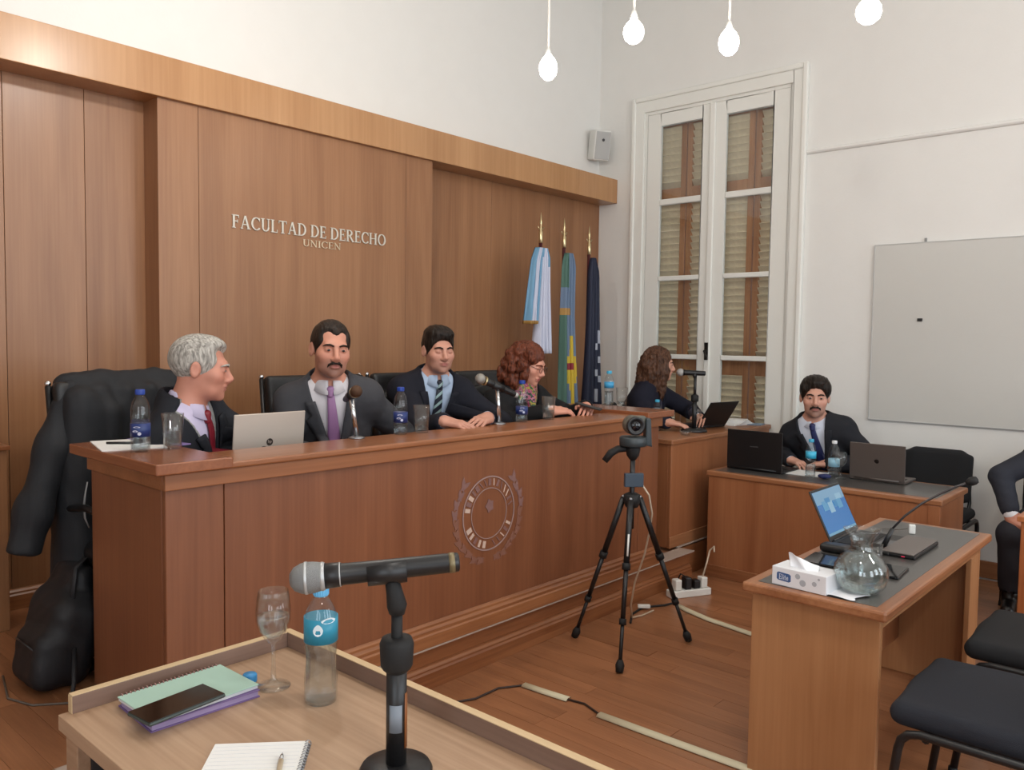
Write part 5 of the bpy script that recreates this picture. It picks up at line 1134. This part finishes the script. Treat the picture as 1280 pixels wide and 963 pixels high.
# gooseneck microphone
t = empty('gooseneck_microphone', (3.372, 1.018, 0.6815), 0, 'thin black gooseneck microphone arching over the desk with the carafe', 'microphone')
g0 = Vector(t.location); gp = [Vector(q)-g0 for q in ((3.372, 1.018, 0.690), (3.382, 0.985, 0.775), (3.392, 0.945, 0.83), (3.41, 0.89, 0.885), (3.428, 0.83, 0.930), (3.44, 0.78, 0.962), (3.45, 0.738, 0.983))]
B(((-0.045, -0.012, 0.0), (0.045, 0.050, 0.016))).build('base', M_BLACK, t, 0.006)
tube_between('stem', M_BLACK, t, (gp[:2], [0.012, 0.008], 12)); tube_between('neck', plain('neck_grey', (70, 66, 66), 0.35, 0.5), t, (gp[1:], 0.0045, 10))
d = (gp[-1]-gp[-2]).normalized(); m = MB(); Q = d.to_track_quat('Z', 'Y').to_matrix().to_4x4(); Q.translation = gp[-1]
m.lathe([(0.005, -0.012), (0.012, -0.004), (0.0165, 0.006), (0.0165, 0.020), (0.012, 0.030), (0.0001, 0.033)], n=18, M=Q); m.build('foam_head', M_MATT, t)

# ------------------------------------------------------------------ things on the desk with the carafe
cf = empty('carafe', (2.752, 0.895, 0.6815), 0, 'round-bellied glass carafe of water with flared lip', 'carafe')
po = [(0.0001, 0.002), (0.050, 0.0), (0.060, 0.006), (0.078, 0.030), (0.0865, 0.060), (0.083, 0.090), (0.066, 0.117), (0.044, 0.134), (0.034, 0.150), (0.033, 0.168), (0.040, 0.185), (0.055, 0.205), (0.059, 0.212)]
pi_ = [(0.057, 0.212), (0.053, 0.2055), (0.0375, 0.186), (0.0305, 0.168), (0.0315, 0.150), (0.0415, 0.133), (0.0635, 0.1155), (0.0805, 0.089), (0.084, 0.060), (0.0755, 0.031), (0.056, 0.009), (0.0001, 0.007)]
MB().lathe(po+pi_, n=40).build('glass_body', M_GLASS, cf)
MB().lathe([(0.0001, 0.0075), (0.0555, 0.0095), (0.075, 0.0315), (0.0835, 0.060), (0.0800, 0.0885), (0.0630, 0.1150), (0.048, 0.128), (0.0001, 0.128)], n=36).build('water', glassy('carafe_water', (246, 250, 250), 0.55, 1.33), cf)
tb = empty('tissue_box', (2.685, 1.052, 0.6815), R_(-4), 'white tissue box with blue brand label, one tissue pulled up', 'tissue box')
B(((-0.052, -0.095, 0.0), (0.058, 0.095, 0.062))).build('box', plain('tissue_card', (222, 224, 228), 0.5), tb, 0.002)
fx = lambda d0: (lambda u, v, d: (-0.0522-d0-d, 0.095-u, v))
m = MB(); m.prism([(0.018+0.022*0 + x, y) for x, y in [(0, 0.022), (0.006, 0.018), (0.044, 0.016), (0.050, 0.020), (0.050, 0.040), (0.044, 0.044), (0.006, 0.046), (0, 0.042)]], 0, 0.0006, fx(0)); lb = m.build('label', plain('tissue_blue', (62, 92, 140), 0.5), tb)
write('Elite', lb, plain('label_white', (215, 222, 232), 0.5), 0.018, 0.034, lambda u, v, d: (-0.0530-d, 0.095-0.026-u, 0.022+v), 0.0004, 0.1, 'letter')
for u, v, r in ((0.092, 0.043, 0.009), (0.110, 0.024, 0.011), (0.150, 0.030, 0.008), (0.165, 0.048, 0.004)):
    m = MB(); m.prism([(u+r*math.cos(2*math.pi*i/14), v+r*math.sin(2*math.pi*i/14)) for i in range(14)], 0, 0.0004, fx(0)); m.build('printed_dot', plain('tissue_grey', (170, 174, 180), 0.5), tb)
m = MB(); G = []
for i in range(9):
    f_ = i/8; G.append([(-0.018 + 0.03*f_*(j/6) + 0.012*math.sin(j*1.1+f_*2), 0.05 - 0.1*j/6 + 0.012*f_ , 0.060 + 0.055*f_*(1-abs(j/6-0.15)**0.8*0.9) + 0.004*math.sin(j*2+i)) for j in range(7)])
m.grid(G); m.build('tissue', plain('tissue_paper', (232, 234, 238), 0.9), tb, solid=0.0008, subsurf=1)
m = MB(); G = [[(2.63 + 0.105*i/6, 0.965 - 0.10*j/6 + 0.015*math.sin(i*0.9), 0.684 + 0.004*abs(math.sin(i*1.7+j*1.3)) + 0.0025*math.sin(j+i*2.1)) for j in range(7)] for i in range(7)]; m.grid(G)
tag(m.build('used_tissue', plain('tissue_paper', (232, 234, 238), 0.9), None, solid=0.0009, subsurf=1), 'crumpled white tissue lying between the tissue box and the carafe', 'tissue')
o = B(((-0.085, -0.17, 0.0), (0.085, 0.17, 0.009))).build('tablet', plain('tablet_black', (20, 21, 25), 0.22), None, 0.004, loc=(3.06, 1.02, 0.6815), rot=(0, 0, R_(4))); tag(o, 'flat black tablet lying behind the carafe', 'tablet')
o = B(((-0.085, -0.165, 0.0092), (0.08, 0.165, 0.0098))).build('screen', plain('tablet_glass', (14, 15, 18), 0.08), o)
s = SDF().rbox((0, 0, 0.016), (0.033, 0.055, 0.016), None, 0.014); o = sdf_obj(s, 'computer_mouse', M_BLACK, None, (-0.06, -0.08, -0.01), (0.06, 0.08, 0.05), 0.005); o.location = (3.215, 1.145, 0.6822); tag(o, 'small black mouse left of the lit laptop', 'mouse')
t = empty('charger_plug', (3.775, 1.02, 0.6815), R_(20), 'small white charger plug with a cable at the far end of the desk', 'charger')
B(((-0.011, -0.013, 0.0), (0.011, 0.013, 0.040))).build('plug_body', M_WHITE, t, 0.004); tube_between('cable', plain('grey_cable', (96, 88, 80), 0.5), t, ([(0, 0.018, 0.02), (0.02, 0.05, 0.008), (0.03, 0.12, 0.004), (-0.05, 0.16, 0.004), (-0.16, 0.13, 0.004)], 0.0022, 6))

# ------------------------------------------------------------------ papers and small things on the other desks
def sheet(name, loc, rz, a, b, label, cat, mat=M_PAPER, h=0.0012, group=None):
    o = B(((-a/2, -b/2, 0), (a/2, b/2, h))).build(name, mat, None, loc=loc, rot=(0, 0, R_(rz))); return tag(o, label, cat, group)
sheet('paper_sheet', (1.262, 2.985, 1.1003), -14, 0.21, 0.297, 'white paper on the left end slab behind the bottle', 'paper', h=0.003)
sheet('paper_folder', (1.375, 2.99, 1.1003), 12, 0.05, 0.30, 'purple-edged white papers behind the left glass tumbler', 'paper', plain('lilac_folder', (128, 108, 160), 0.6), h=0.004)
m = MB(); m.tube([(1.205, 3.03, 1.108), (1.275, 2.97, 1.108)], 0.0045, 8); o = m.build('pen', M_BLACK); tag(o, 'dark pen lying on the paper at the left end of the bench', 'pen')
for i in range(5): sheet('paper_stack', (5.70, 2.84, 0.8852 + 0.0075*i), 6*i-9, 0.25-0.02*i, 0.22, 'sheaf of white papers at the right end of the door desk', 'papers', h=0.0072, group='white paper sheaf on the door desk') if i == 0 else None
pk = [o for o in C.objects if o.name.startswith('paper_stack')][0]
for i in range(1, 5): B(((-0.125+0.012*i, -0.11, 0.0075*i), (0.125-0.010*i, 0.11, 0.0075*i+0.0068))).build('sheet', M_PAPER, pk, rot=(0, 0, R_(7*i)))
sheet('paper_folder', (5.80, 2.70, 0.8852), 12, 0.14, 0.12, 'small blue-grey folder beside the white paper sheaf', 'folder', plain('blue_grey', (120, 140, 160), 0.6), 0.006)
t = empty('glass_dish', (4.76, 2.70, 0.885), 0, 'small cut glass dish at the left end of the door desk', 'dish'); MB().lathe([(0.0001, 0), (0.028, 0), (0.045, 0.028), (0.041, 0.028), (0.025, 0.006), (0.0001, 0.006)], n=10).build('dish_body', M_GLASS, t)
sheet('paper_plate', (5.05, 2.02, 0.6815), 0, 0.20, 0.26, 'white sheet of paper before the man with moustache', 'paper', h=0.004)
sheet('paper_note', (5.10, 2.47, 0.6815), 0, 0.07, 0.045, 'small yellowish note at the left end of the wall desk', 'note', plain('yellow_note', (206, 196, 150), 0.8), 0.006)
s = SDF().ell((0, 0, 0.015), (0.03, 0.04, 0.016)); o = sdf_obj(s, 'pouch', plain('navy_pouch', (30, 40, 86), 0.7), None, (-0.06,)*3, (0.06,)*3, 0.005, lambda V: 0.003*vnoise(V, 60, 3)); o.location = (4.935, 1.84, 0.6822); tag(o, 'small navy pouch between the two bottles on the wall desk', 'pouch')
t = empty('smartphone', (3.70, 2.715, 1.128), R_(25), 'black phone held in the hands of the woman with the scarf', 'phone'); o = B(((-0.036, -0.074, 0), (0.036, 0.074, 0.008))).build('phone_body', M_BLACK, t, 0.003); o.rotation_euler = (R_(14), 0, 0)

# ------------------------------------------------------------------ things on the foreground table
nb = empty('notebook', (0.768, 1.536, TZ), R_(-2), 'purple notebook under the mint one on the oak table', 'notebook')
B(((-0.112, -0.078, 0.0), (0.108, 0.078, 0.003))).build('cover', plain('purple_cover', (108, 84, 132), 0.5), nb, 0.001); B(((-0.109, -0.075, 0.003), (0.105, 0.070, 0.013))).build('pages', plain('lilac_pages', (150, 132, 168), 0.8), nb); B(((-0.112, -0.078, 0.013), (0.108, 0.078, 0.0155))).build('cover', plain('purple_cover', (108, 84, 132), 0.5), nb, 0.001)
nb2 = empty('notebook', (0.768, 1.538, TZ+0.0158), R_(1), 'mint green spiral notebook under the phone on the oak table', 'notebook')
B(((-0.111, -0.076, 0.0), (0.104, 0.072, 0.006))).build('pages', plain('white_pages', (204, 204, 206), 0.8), nb2); B(((-0.113, -0.078, 0.006), (0.106, 0.074, 0.0082))).build('cover', plain('mint_cover', (158, 190, 176), 0.5), nb2, 0.001)
m = MB()
for i in range(25): x = -0.104 + i*0.0083; m.tube([(x, 0.074+0.0055*math.cos(a), 0.004+0.0065*math.sin(a)) for a in [2*math.pi*k/10 for k in range(11)]], 0.0014, 5)
sp_ = m.build('spiral', plain('spiral_rose', (150, 118, 112), 0.4, 0.5), nb2)
ph = empty('smartphone', (0.714, 1.482, TZ+0.0246), R_(6), 'black phone lying on the mint green notebook', 'phone')
B(((-0.080, -0.039, 0), (0.080, 0.039, 0.008))).build('phone_body', plain('phone_case', (48, 58, 54), 0.4), ph, 0.004); B(((-0.078, -0.037, 0.0079), (0.078, 0.037, 0.0086))).build('screen', plain('phone_glass', (14, 11, 10), 0.1), ph, 0.0003)
cp = MB().lathe([(0.0001, 0), (0.0145, 0), (0.0152, 0.003), (0.0150, 0.014), (0.0135, 0.0165), (0.0001, 0.0165)], n=20).build('bottle_cap', plain('cap_blue_loose', (56, 140, 196), 0.4), None, loc=(0.899, 1.538, TZ)); tag(cp, 'loose light blue bottle cap beside the mint notebook', 'bottle cap')
s = SDF().ell((0, 0, 0.005), (0.013, 0.008, 0.0055)); o = sdf_obj(s, 'paper_scrap', plain('scrap_cream', (206, 190, 160), 0.8), None, (-0.02,)*3, (0.02,)*3, 0.0025, lambda V: 0.001*vnoise(V, 150, 2)); o.location = (0.678, 1.622, TZ+0.001); tag(o, 'small cream crumb of paper by the rim of the oak table', 'paper scrap')
sn = empty('spiral_pad', (0.703, 1.200, TZ), R_(-42.5), 'white spiral notepad with a pen at the bottom edge of the picture', 'notebook')
B(((-0.084, -0.11, 0), (0.084, 0.098, 0.0012))).build('back_card', plain('grey_card', (90, 90, 92), 0.7), sn); B(((-0.083, -0.109, 0.0013), (0.080, 0.097, 0.0075))).build('pages', M_PAPER, sn, 0.0005)
m = MB()
for i in range(22): y = -0.104 + i*0.0094; m.tube([(0.080+0.0055*math.cos(a), y, 0.004+0.0062*math.sin(a)) for a in [2*math.pi*k/10 for k in range(11)]], 0.0009, 5)
m.build('spiral', M_STEEL, sn)
m = MB()
for i in range(16): m.box((-0.078, -0.104+0.0125*i, 0.0075), (0.070, -0.1036+0.0125*i, 0.0077))
o = m.build('ruled_lines', plain('rule_line', (188, 192, 200), 0.8), sn)
pn = empty('pen', (0.735, 1.165, TZ+0.0120), R_(52), 'cream and silver pen lying on the spiral notepad', 'pen')
tube_between('barrel', plain('cream_barrel', (196, 178, 150), 0.4), pn, ([(-0.07, 0, 0), (0.025, 0, 0)], 0.0046, 12)); tube_between('tip', M_CHROME, pn, ([(0.025, 0, 0), (0.042, 0, 0), (0.052, 0, 0)], [0.0046, 0.0034, 0.0008], 12)); tube_between('clip', M_CHROME, pn, ([(-0.068, 0, 0.006), (-0.03, 0, 0.0062)], 0.0010, 6))

# ------------------------------------------------------------------ tripod with conference camera
tp = empty('tripod', (3.28, 2.14, 0), 0, 'black camera tripod standing on the floor before the bench', 'tripod')
ap = Vector((0, 0, 0.745))
for i, ft_ in enumerate(((3.236, 2.436), (3.021, 2.017), (3.592, 1.987))):
    f_ = Vector((ft_[0]-3.28, ft_[1]-2.14, 0.0)); d = (f_-ap); a = ap + Vector((f_.x, f_.y, 0)).normalized()*0.045
    d = f_-a; lg = tube_between('leg', M_BLACK, tp, ([a, a + d*0.40], 0.0145, 10), ([a + d*0.38, a + d*0.72], 0.0115, 10), ([a + d*0.70, a + d*0.96], 0.0090, 10))
    tube_between('leg_clamp', M_MATT, lg, ([a + d*0.375, a + d*0.415], 0.020, 10)); tube_between('leg_clamp', M_MATT, lg, ([a + d*0.695, a + d*0.73], 0.017, 10)); tube_between('foot', M_MATT, lg, ([a + d*0.925, a + d*0.955, f_ + Vector((0, 0, 0.004))], [0.012, 0.021, 0.017], 10))
    m = MB(); m.sphere(tuple(a + Vector((0, 0, 0.005))), 0.010, 8); m.build('rivet', M_STEEL, lg)
    if i == 1:
        n_ = Vector((-0.745, -0.665, 0)); tube_between('sticker', M_WHITE, lg, ([a + d*0.20 + n_*0.013, a + d*0.33 + n_*0.013], 0.005, 6))
MB().lathe([(0.0001, 0.70), (0.030, 0.705), (0.042, 0.735), (0.040, 0.765), (0.020, 0.775), (0.0001, 0.775)], n=16).build('spider', M_MATT, tp)
tube_between('centre_column', M_BLACK, tp, ([(0, 0, 0.60), (0, 0, 0.945)], 0.0125, 14)); MB().lathe([(0.0165, 0.935), (0.030, 0.955), (0.036, 0.985), (0.034, 1.0), (0.0001, 1.0)], n=18).build('pan_head', M_MATT, tp)
pd = Vector((-0.666, 0.745, 0)); tube_between('pan_handle', M_MATT, tp, ([Vector((0, 0, 0.985)), pd*0.07 + Vector((0, 0, 0.985)), pd*0.105 + Vector((0, 0, 0.965)), pd*0.135 + Vector((0, 0, 0.925))], [0.010, 0.018, 0.019, 0.016], 12))
cmr = empty('conference_camera', (3.28, 2.14, 1.0), R_(-42), 'grey-black conference camera with round lens on the tripod', 'camera')      # lens towards the bench people / picture left
G_ = plain('camera_grey', (44, 52, 56), 0.4)
MB().lathe([(0.0001, 0.0), (0.062, 0.0), (0.066, 0.006), (0.066, 0.040), (0.060, 0.046), (0.0001, 0.046)], n=30).build('camera_base', G_, cmr)
B(((0.055, -0.025, 0.004), (0.080, 0.030, 0.135)), ((0.02, -0.025, 0.004), (0.080, 0.030, 0.022))).build('side_arm', G_, cmr, 0.006)
m = MB(); m.tube([(0.0, 0.045, 0.100), (0.0, -0.030, 0.100)], 0.046, 22); m.box((0.0, -0.010, 0.085), (0.058, 0.025, 0.145)); hd_ = m.build('camera_head', plain('camera_head_grey', (92, 92, 84), 0.45), cmr, 0.006)
MB().lathe([(0.044, 0.0), (0.044, 0.020), (0.036, 0.024), (0.030, 0.016), (0.0001, 0.014)], (0, -0.030, 0.100), 24, axis=(0, -1, 0)).build('lens_ring', M_BLACK, cmr); m = MB(); m.sphere((0, -0.040, 0.100), 0.028, 16, (1, 0.4, 1)); m.build('lens', plain('lens_glass', (10, 10, 16), 0.05), cmr)
B(((0.03, -0.0265, 0.006), (0.06, -0.0255, 0.014))).build('badge', plain('badge_silver', (170, 172, 176), 0.4), cmr)
hb = empty('cable_hub', (3.28, 2.14, 0.84), R_(-42), 'small grey-blue box strapped to the tripod column', 'hub')
B(((-0.046, -0.040, -0.033), (0.046, -0.0145, 0.033))).build('hub_body', plain('hub_blue_grey', (52, 66, 80), 0.4), hb, 0.004); B(((-0.019, -0.018, -0.010), (0.019, 0.018, 0.010))).build('strap', M_MATT, hb, 0.002)
c0 = Vector((3.31, 2.10, 0.81)); m = MB(); m.tube([c0, (3.345, 2.085, 0.76), (3.40, 2.10, 0.66), (3.46, 2.15, 0.55), (3.50, 2.20, 0.42), (3.54, 2.28, 0.25), (3.60, 2.34, 0.10), (3.66, 2.37, 0.012), (3.74, 2.36, 0.005), (3.86, 2.36, 0.005)], 0.0048, 8); tag(m.build('camera_cable', plain('white_cable', (200, 184, 162), 0.5)), 'white cable hanging from the tripod box down to the floor', 'cable')

# ------------------------------------------------------------------ power strip, cables and tape on the floor
ps = empty('power_strip', (4.25, 2.36, 0), R_(-117), 'white power strip with plugs on the floor beside the wall desk', 'power strip')
ps.scale = (0.85, 0.85, 0.85)
B(((-0.04, -0.16, 0), (0.04, 0.16, 0.05))).build('strip_body', M_WHITE, ps, 0.006)
for i, (y, h_, mt) in enumerate(((-0.10, 0.075, M_WHITE), (-0.02, 0.085, M_BLACK), (0.05, 0.06, M_BLACK), (0.11, 0.075, M_WHITE))): B(((-0.03, y-0.025, 0.0505), (0.03, y+0.025, 0.05+h_))).build('plug', mt, ps, 0.008)
tube_between('cord', plain('white_cable', (186, 176, 160), 0.5), ps, ([(0, 0.11, 0.12), (-0.01, 0.15, 0.22), (-0.02, 0.18, 0.30), (0.0, 0.20, 0.33), (0.03, 0.18, 0.30)], 0.006, 8)); tube_between('cord', M_MATT, ps, ([(0, -0.02, 0.13), (-0.03, -0.05, 0.15), (-0.08, -0.06, 0.06), (-0.12, -0.02, 0.008), (-0.20, 0.02, 0.006)], 0.005, 8))
m = MB(); m.tube([(3.60, 2.34, 0.005), (3.72, 2.41, 0.005), (3.86, 2.43, 0.006), (3.98, 2.36, 0.006), (4.06, 2.34, 0.006)], 0.006, 8); tag(m.build('floor_cable', M_MATT), 'black cable looping on the floor towards the power strip', 'cable')
o = B(((-0.035, -0.012, 0), (0.035, 0.012, 0.018))).build('cable_connector', M_WHITE, None, 0.003, loc=(3.84, 2.41, 0.013), rot=(0, 0, R_(-50))); tag(o, 'small white connector on the floor behind the tripod', 'connector')
m = MB(); m.tube([(4.0, 2.2, 0.004), (4.15, 2.25, 0.004)], 0.005, 6)
M_TAPE = plain('masking_tape', (200, 192, 164), 0.75, var=0.05, bscale=40)
GTp = 'strips of pale tape over the floor cable'
def tape(pts, w_, label):
    m = MB(); pts = [Vector(p) for p in pts]; G = []
    for i, p in enumerate(pts):
        d = (pts[min(i+1, len(pts)-1)]-pts[max(i-1, 0)]).normalized(); n_ = Vector((-d.y, d.x, 0))*w_/2
        G.append([p - n_, p - n_*0.5 + Vector((0, 0, 0.0085)), p + n_*0.5 + Vector((0, 0, 0.0085)), p + n_])
    m.grid(G); return tag(m.build('floor_tape', M_TAPE, None, solid=0.0008), label, 'tape', GTp)
tape([(2.622, 2.242, 0.0035), (2.630, 2.13, 0.0035), (2.642, 2.012, 0.0035)], 0.042, 'short strip of pale tape on the floor left of the tripod')
tape([(2.618, 1.84, 0.0035), (2.625, 1.6, 0.0035), (2.632, 1.40, 0.0035), (2.640, 1.20, 0.0035), (2.645, 1.0, 0.0035)], 0.046, 'long strip of pale tape on the floor left of the carafe desk')
tape([(4.03, 2.30, 0.0035), (3.99, 2.21, 0.0035), (3.94, 2.06, 0.0035), (3.92, 1.94, 0.0035), (3.90, 1.83, 0.0035), (3.87, 1.60, 0.0035)], 0.045, 'wavy strip of pale tape from the power strip towards the carafe desk')
m = MB(); m.tube([(2.10, 2.40, 0.005), (2.25, 2.36, 0.005), (2.38, 2.30, 0.005), (2.52, 2.30, 0.005), (2.62, 2.24, 0.005), (2.64, 2.02, 0.005), (2.655, 1.94, 0.005), (2.62, 1.84, 0.005), (2.63, 1.4, 0.004)], 0.0045, 8); tag(m.build('floor_cable', plain('brown_cable', (44, 30, 24), 0.5)), 'dark cable on the floor running under the tape strips', 'cable')

# ------------------------------------------------------------------ flags
def flag(x, y, tip, label, cloths, tilt=0.0):
    t = empty('flag', (x, y, PZ), R_(0), label, 'flag', 'flags on poles in the corner'); top = tip-PZ
    MB().lathe([(0.0001, 0), (0.15, 0), (0.15, 0.02), (0.05, 0.035), (0.022, 0.05), (0.022, 0.10), (0.0001, 0.10)], n=24).build('pole_base', W_BASE, t)
    tube_between('pole', plain('flag_pole', (74, 30, 34), 0.4), t, ([(0, 0, 0.05), (tilt, 0, top-0.23)], 0.014, 10))
    f_ = MB(); f_.lathe([(0.012, top-0.235), (0.016, top-0.23), (0.016, top-0.15), (0.010, top-0.14), (0.012, top-0.125), (0.007, top-0.115), (0.011, top-0.08), (0.0001, top)], (tilt, 0, 0), 12); f_.tube([(tilt-0.035, 0, top-0.11), (tilt-0.02, 0, top-0.13), (tilt, 0, top-0.13), (tilt+0.02, 0, top-0.13), (tilt+0.035, 0, top-0.11)], 0.004, 6); f_.build('finial', M_BRASS, t)
    for nm, cols, pts, seed_ in cloths:     # pts: rows (z, x0, x1); cols: list of (u_end, colour index)
        m = MB(); G = []; n = 22; z0, z1 = pts[0][0], pts[-1][0]
        for i in range(24):
            f2 = i/23; z = z0 + (z1-z0)*f2; zz = [p[0] for p in pts]; k = max(j for j in range(len(pts)-1) if zz[j] >= z - 1e-6)
            g = (zz[k]-z)/(zz[k]-zz[k+1]); xa = pts[k][1]*(1-g)+pts[k+1][1]*g; xb = pts[k][2]*(1-g)+pts[k+1][2]*g
            G.append([(xa + (xb-xa)*j/n - x, -0.03 + (0.022+0.02*f2)*math.sin(j*1.15+seed_+0.5*math.sin(f2*3)), z-PZ) for j in range(n+1)])
        o = m.grid(G).build(nm, cols[0][2], t, solid=0.002)
        for e_ in cols[1:]: o.data.materials.append(e_[2])
        for pi2, p in enumerate(o.data.polygons):
            c = p.center; f2 = (z0-(c.z+PZ))/(z0-z1); xs_ = c.x + x
            zz = [q[0] for q in pts]; z = c.z+PZ; k = max(j for j in range(len(pts)-1) if zz[j] >= z - 1e-4); g = (zz[k]-z)/(zz[k]-zz[k+1]); xa = pts[k][1]*(1-g)+pts[k+1][1]*g; xb = pts[k][2]*(1-g)+pts[k+1][2]*g
            u = (xs_-xa)/(xb-xa)
            for mi, (fu, _, _) in enumerate(cols):
                if fu(u, f2): p.material_index = mi
    return t
def fm(n, c): return (None, None, plain(n, c, 0.7, bump=0.2, bscale=500))
SKY = plain('flag_sky', (112, 158, 190), 0.7); FW = plain('flag_white', (200, 204, 222), 0.7); FG = plain('flag_gold', (170, 130, 70), 0.6)
flag(4.705, 3.95, 2.463, 'light blue and white striped flag with gold fringe, left of three', [
    ('cloth', [(lambda u, f: True, 0, SKY), (lambda u, f: 0.38 < u < 0.78, 0, FW), (lambda u, f: f > 0.955, 0, FG)], [(2.19, 4.655, 4.72), (2.10, 4.615, 4.70), (1.62, 4.548, 4.645)], 0.3),
    ('cloth', [(lambda u, f: True, 0, FW), (lambda u, f: u > 0.72 and f < 0.18, 0, SKY), (lambda u, f: u < 0.12 and f < 0.1, 0, SKY)], [(2.19, 4.715, 4.765), (2.12, 4.70, 4.80), (1.9, 4.69, 4.80), (1.40, 4.655, 4.825)], 1.4)], 0.03)
FB = plain('flag_slate', (104, 124, 150), 0.7); FY = plain('flag_yellow', (206, 176, 54), 0.7); FR = plain('flag_red', (140, 40, 52), 0.7); FGn = plain('flag_green', (74, 108, 96), 0.7)
flag(5.005, 3.95, 2.455, 'slate blue flag with yellow sun and red mark, middle of three', [
    ('cloth', [(lambda u, f: True, 0, FB), (lambda u, f: u < 0.30 and f > 0.36, 0, FGn), (lambda u, f: u < 0.35 and f < 0.2, 0, FGn), (lambda u, f: 0.35 < f < 0.39 and u < 0.6, 0, FG), (lambda u, f: abs(u-0.58) < 0.40*(1-abs(f-0.74)/0.24), 0, FY), (lambda u, f: abs(u-0.50) < 0.22 and 0.69 < f < 0.76, 0, FR)],
     [(2.18, 5.01, 5.075), (2.10, 4.985, 5.12), (1.7, 4.975, 5.115), (0.95, 4.975, 5.17)], 0.8)], 0.015)
FN = plain('flag_navy', (30, 36, 58), 0.7); FE = plain('flag_emblem', (170, 174, 186), 0.7)
flag(5.335, 3.95, 2.43, 'dark navy flag with white emblem, right of three by the wall corner', [
    ('cloth', [(lambda u, f: True, 0, FN), (lambda u, f: abs(u-0.68-0.10*math.sin(f*40)) < 0.05+0.05*math.sin(f*95) and f > 0.50 and f < 0.95, 0, FE), (lambda u, f: 0.62 < u < 0.74 and 0.06 < f < 0.16, 0, FE)], [(2.17, 5.345, 5.38), (2.05, 5.32, 5.44), (0.95, 5.28, 5.50)], 2.0)], 0.012)

# ------------------------------------------------------------------ wall speaker, white board, pendant lamps
sp = empty('wall_speaker', (5.83, 4.255, 3.2), R_(-30), 'small white loudspeaker in the upper corner of the room', 'speaker')
o = B(((-0.075, -0.145, -0.125), (0.075, -0.005, 0.125))).build('speaker_case', plain('speaker_white', (216, 216, 212), 0.5), sp, 0.012); o.rotation_euler = (R_(12), 0, 0)
o2 = B(((-0.066, -0.150, -0.114), (0.066, -0.144, 0.114))).build('grille', plain('speaker_grille', (176, 176, 174), 0.7, bump=0.5, bscale=500), o, 0.006); MB().lathe([(0.012, 0), (0.012, 0.004), (0.0001, 0.004)], (0.0, -0.1495, 0.045), 14, axis=(0, -1, 0)).build('badge', plain('badge_dark', (60, 60, 62), 0.4), o)
m = MB(); m.tube([(0, 0.0, 0.0), (0.02, 0.03, 0.0)], 0.02, 10); m.build('bracket', M_WHITE, sp)
wbd = empty('whiteboard', (Xw-0.001, 0.8, 1.585), 0, 'large pale grey magnetic board on the right wall', 'board')
B(((-0.016, -1.2, -0.605), (-0.001, 1.115, 0.605))).build('board', plain('board_grey', (198, 197, 192), 0.35, var=0.01), wbd, 0.002)
B(((-0.019, -1.2, -0.610), (0, 1.118, -0.603)), ((-0.019, 1.113, -0.603), (0, 1.120, 0.605)), ((-0.019, -1.2, 0.603), (0, 1.120, 0.609))).build('edge_strip', plain('board_edge', (184, 184, 182), 0.4), wbd, 0.001)
B(((-0.019, 0.785, 0.609), (-0.006, 0.800, 0.635))).build('hook', plain('hook_grey', (140, 140, 138), 0.5), wbd, 0.002)
o = B(((-0.011, -0.016, -0.010), (0, 0.016, 0.010))).build('magnet', M_BLACK, None, 0.003, loc=(Xw-0.0165, 1.607, 1.673)); tag(o, 'small black magnet on the pale grey board', 'magnet')
M_BULB = plain('bulb_glow', (255, 250, 240), 0.4, emit=(255, 247, 232), estr=26.0)
M_CORD = plain('white_cord', (226, 224, 220), 0.6)
for i, (x, y, z, lb, sc_) in enumerate(((3.294, 2.716, 2.9, 'glowing white pendant bulb left of the other three, nearest the wood header', (1, 1, 1.2)), (3.162, 2.109, 2.9, 'glowing round pendant bulb, second from the left', (1, 1, 1)),
                              (3.551, 1.839, 2.9, 'glowing pendant bulb above the door, third from the left', (1, 1, 1.15)), (3.595, 1.224, 2.9, 'glowing pendant bulb at the upper right, nearest the rail', (1.1, 1.1, 1)))):
    t = empty('pendant_lamp', (x, y, z), 0, lb, 'lamp', 'pendant lamps on thin cords')
    m = MB(); m.lathe([(0.0001, -0.052), (0.022, -0.047), (0.040, -0.030), (0.047, -0.005), (0.044, 0.018), (0.032, 0.038), (0.018, 0.052), (0.013, 0.060)], n=22); m.v = [(a*sc_[0], b*sc_[1], c*sc_[2]) for a, b, c in m.v]; m.build('bulb', M_BULB, t)
    tube_between('socket', M_WHITE, t, ([(0, 0, 0.062), (0, 0, 0.095)], [0.017, 0.010], 12)); tube_between('cord', M_CORD, t, ([(0, 0, 0.09), (0, 0, CEIL-z)], 0.006, 8)); MB().lathe([(0.05, CEIL-z-0.03), (0.055, CEIL-z)], n=16).build('ceiling_rose', M_WHITE, t)
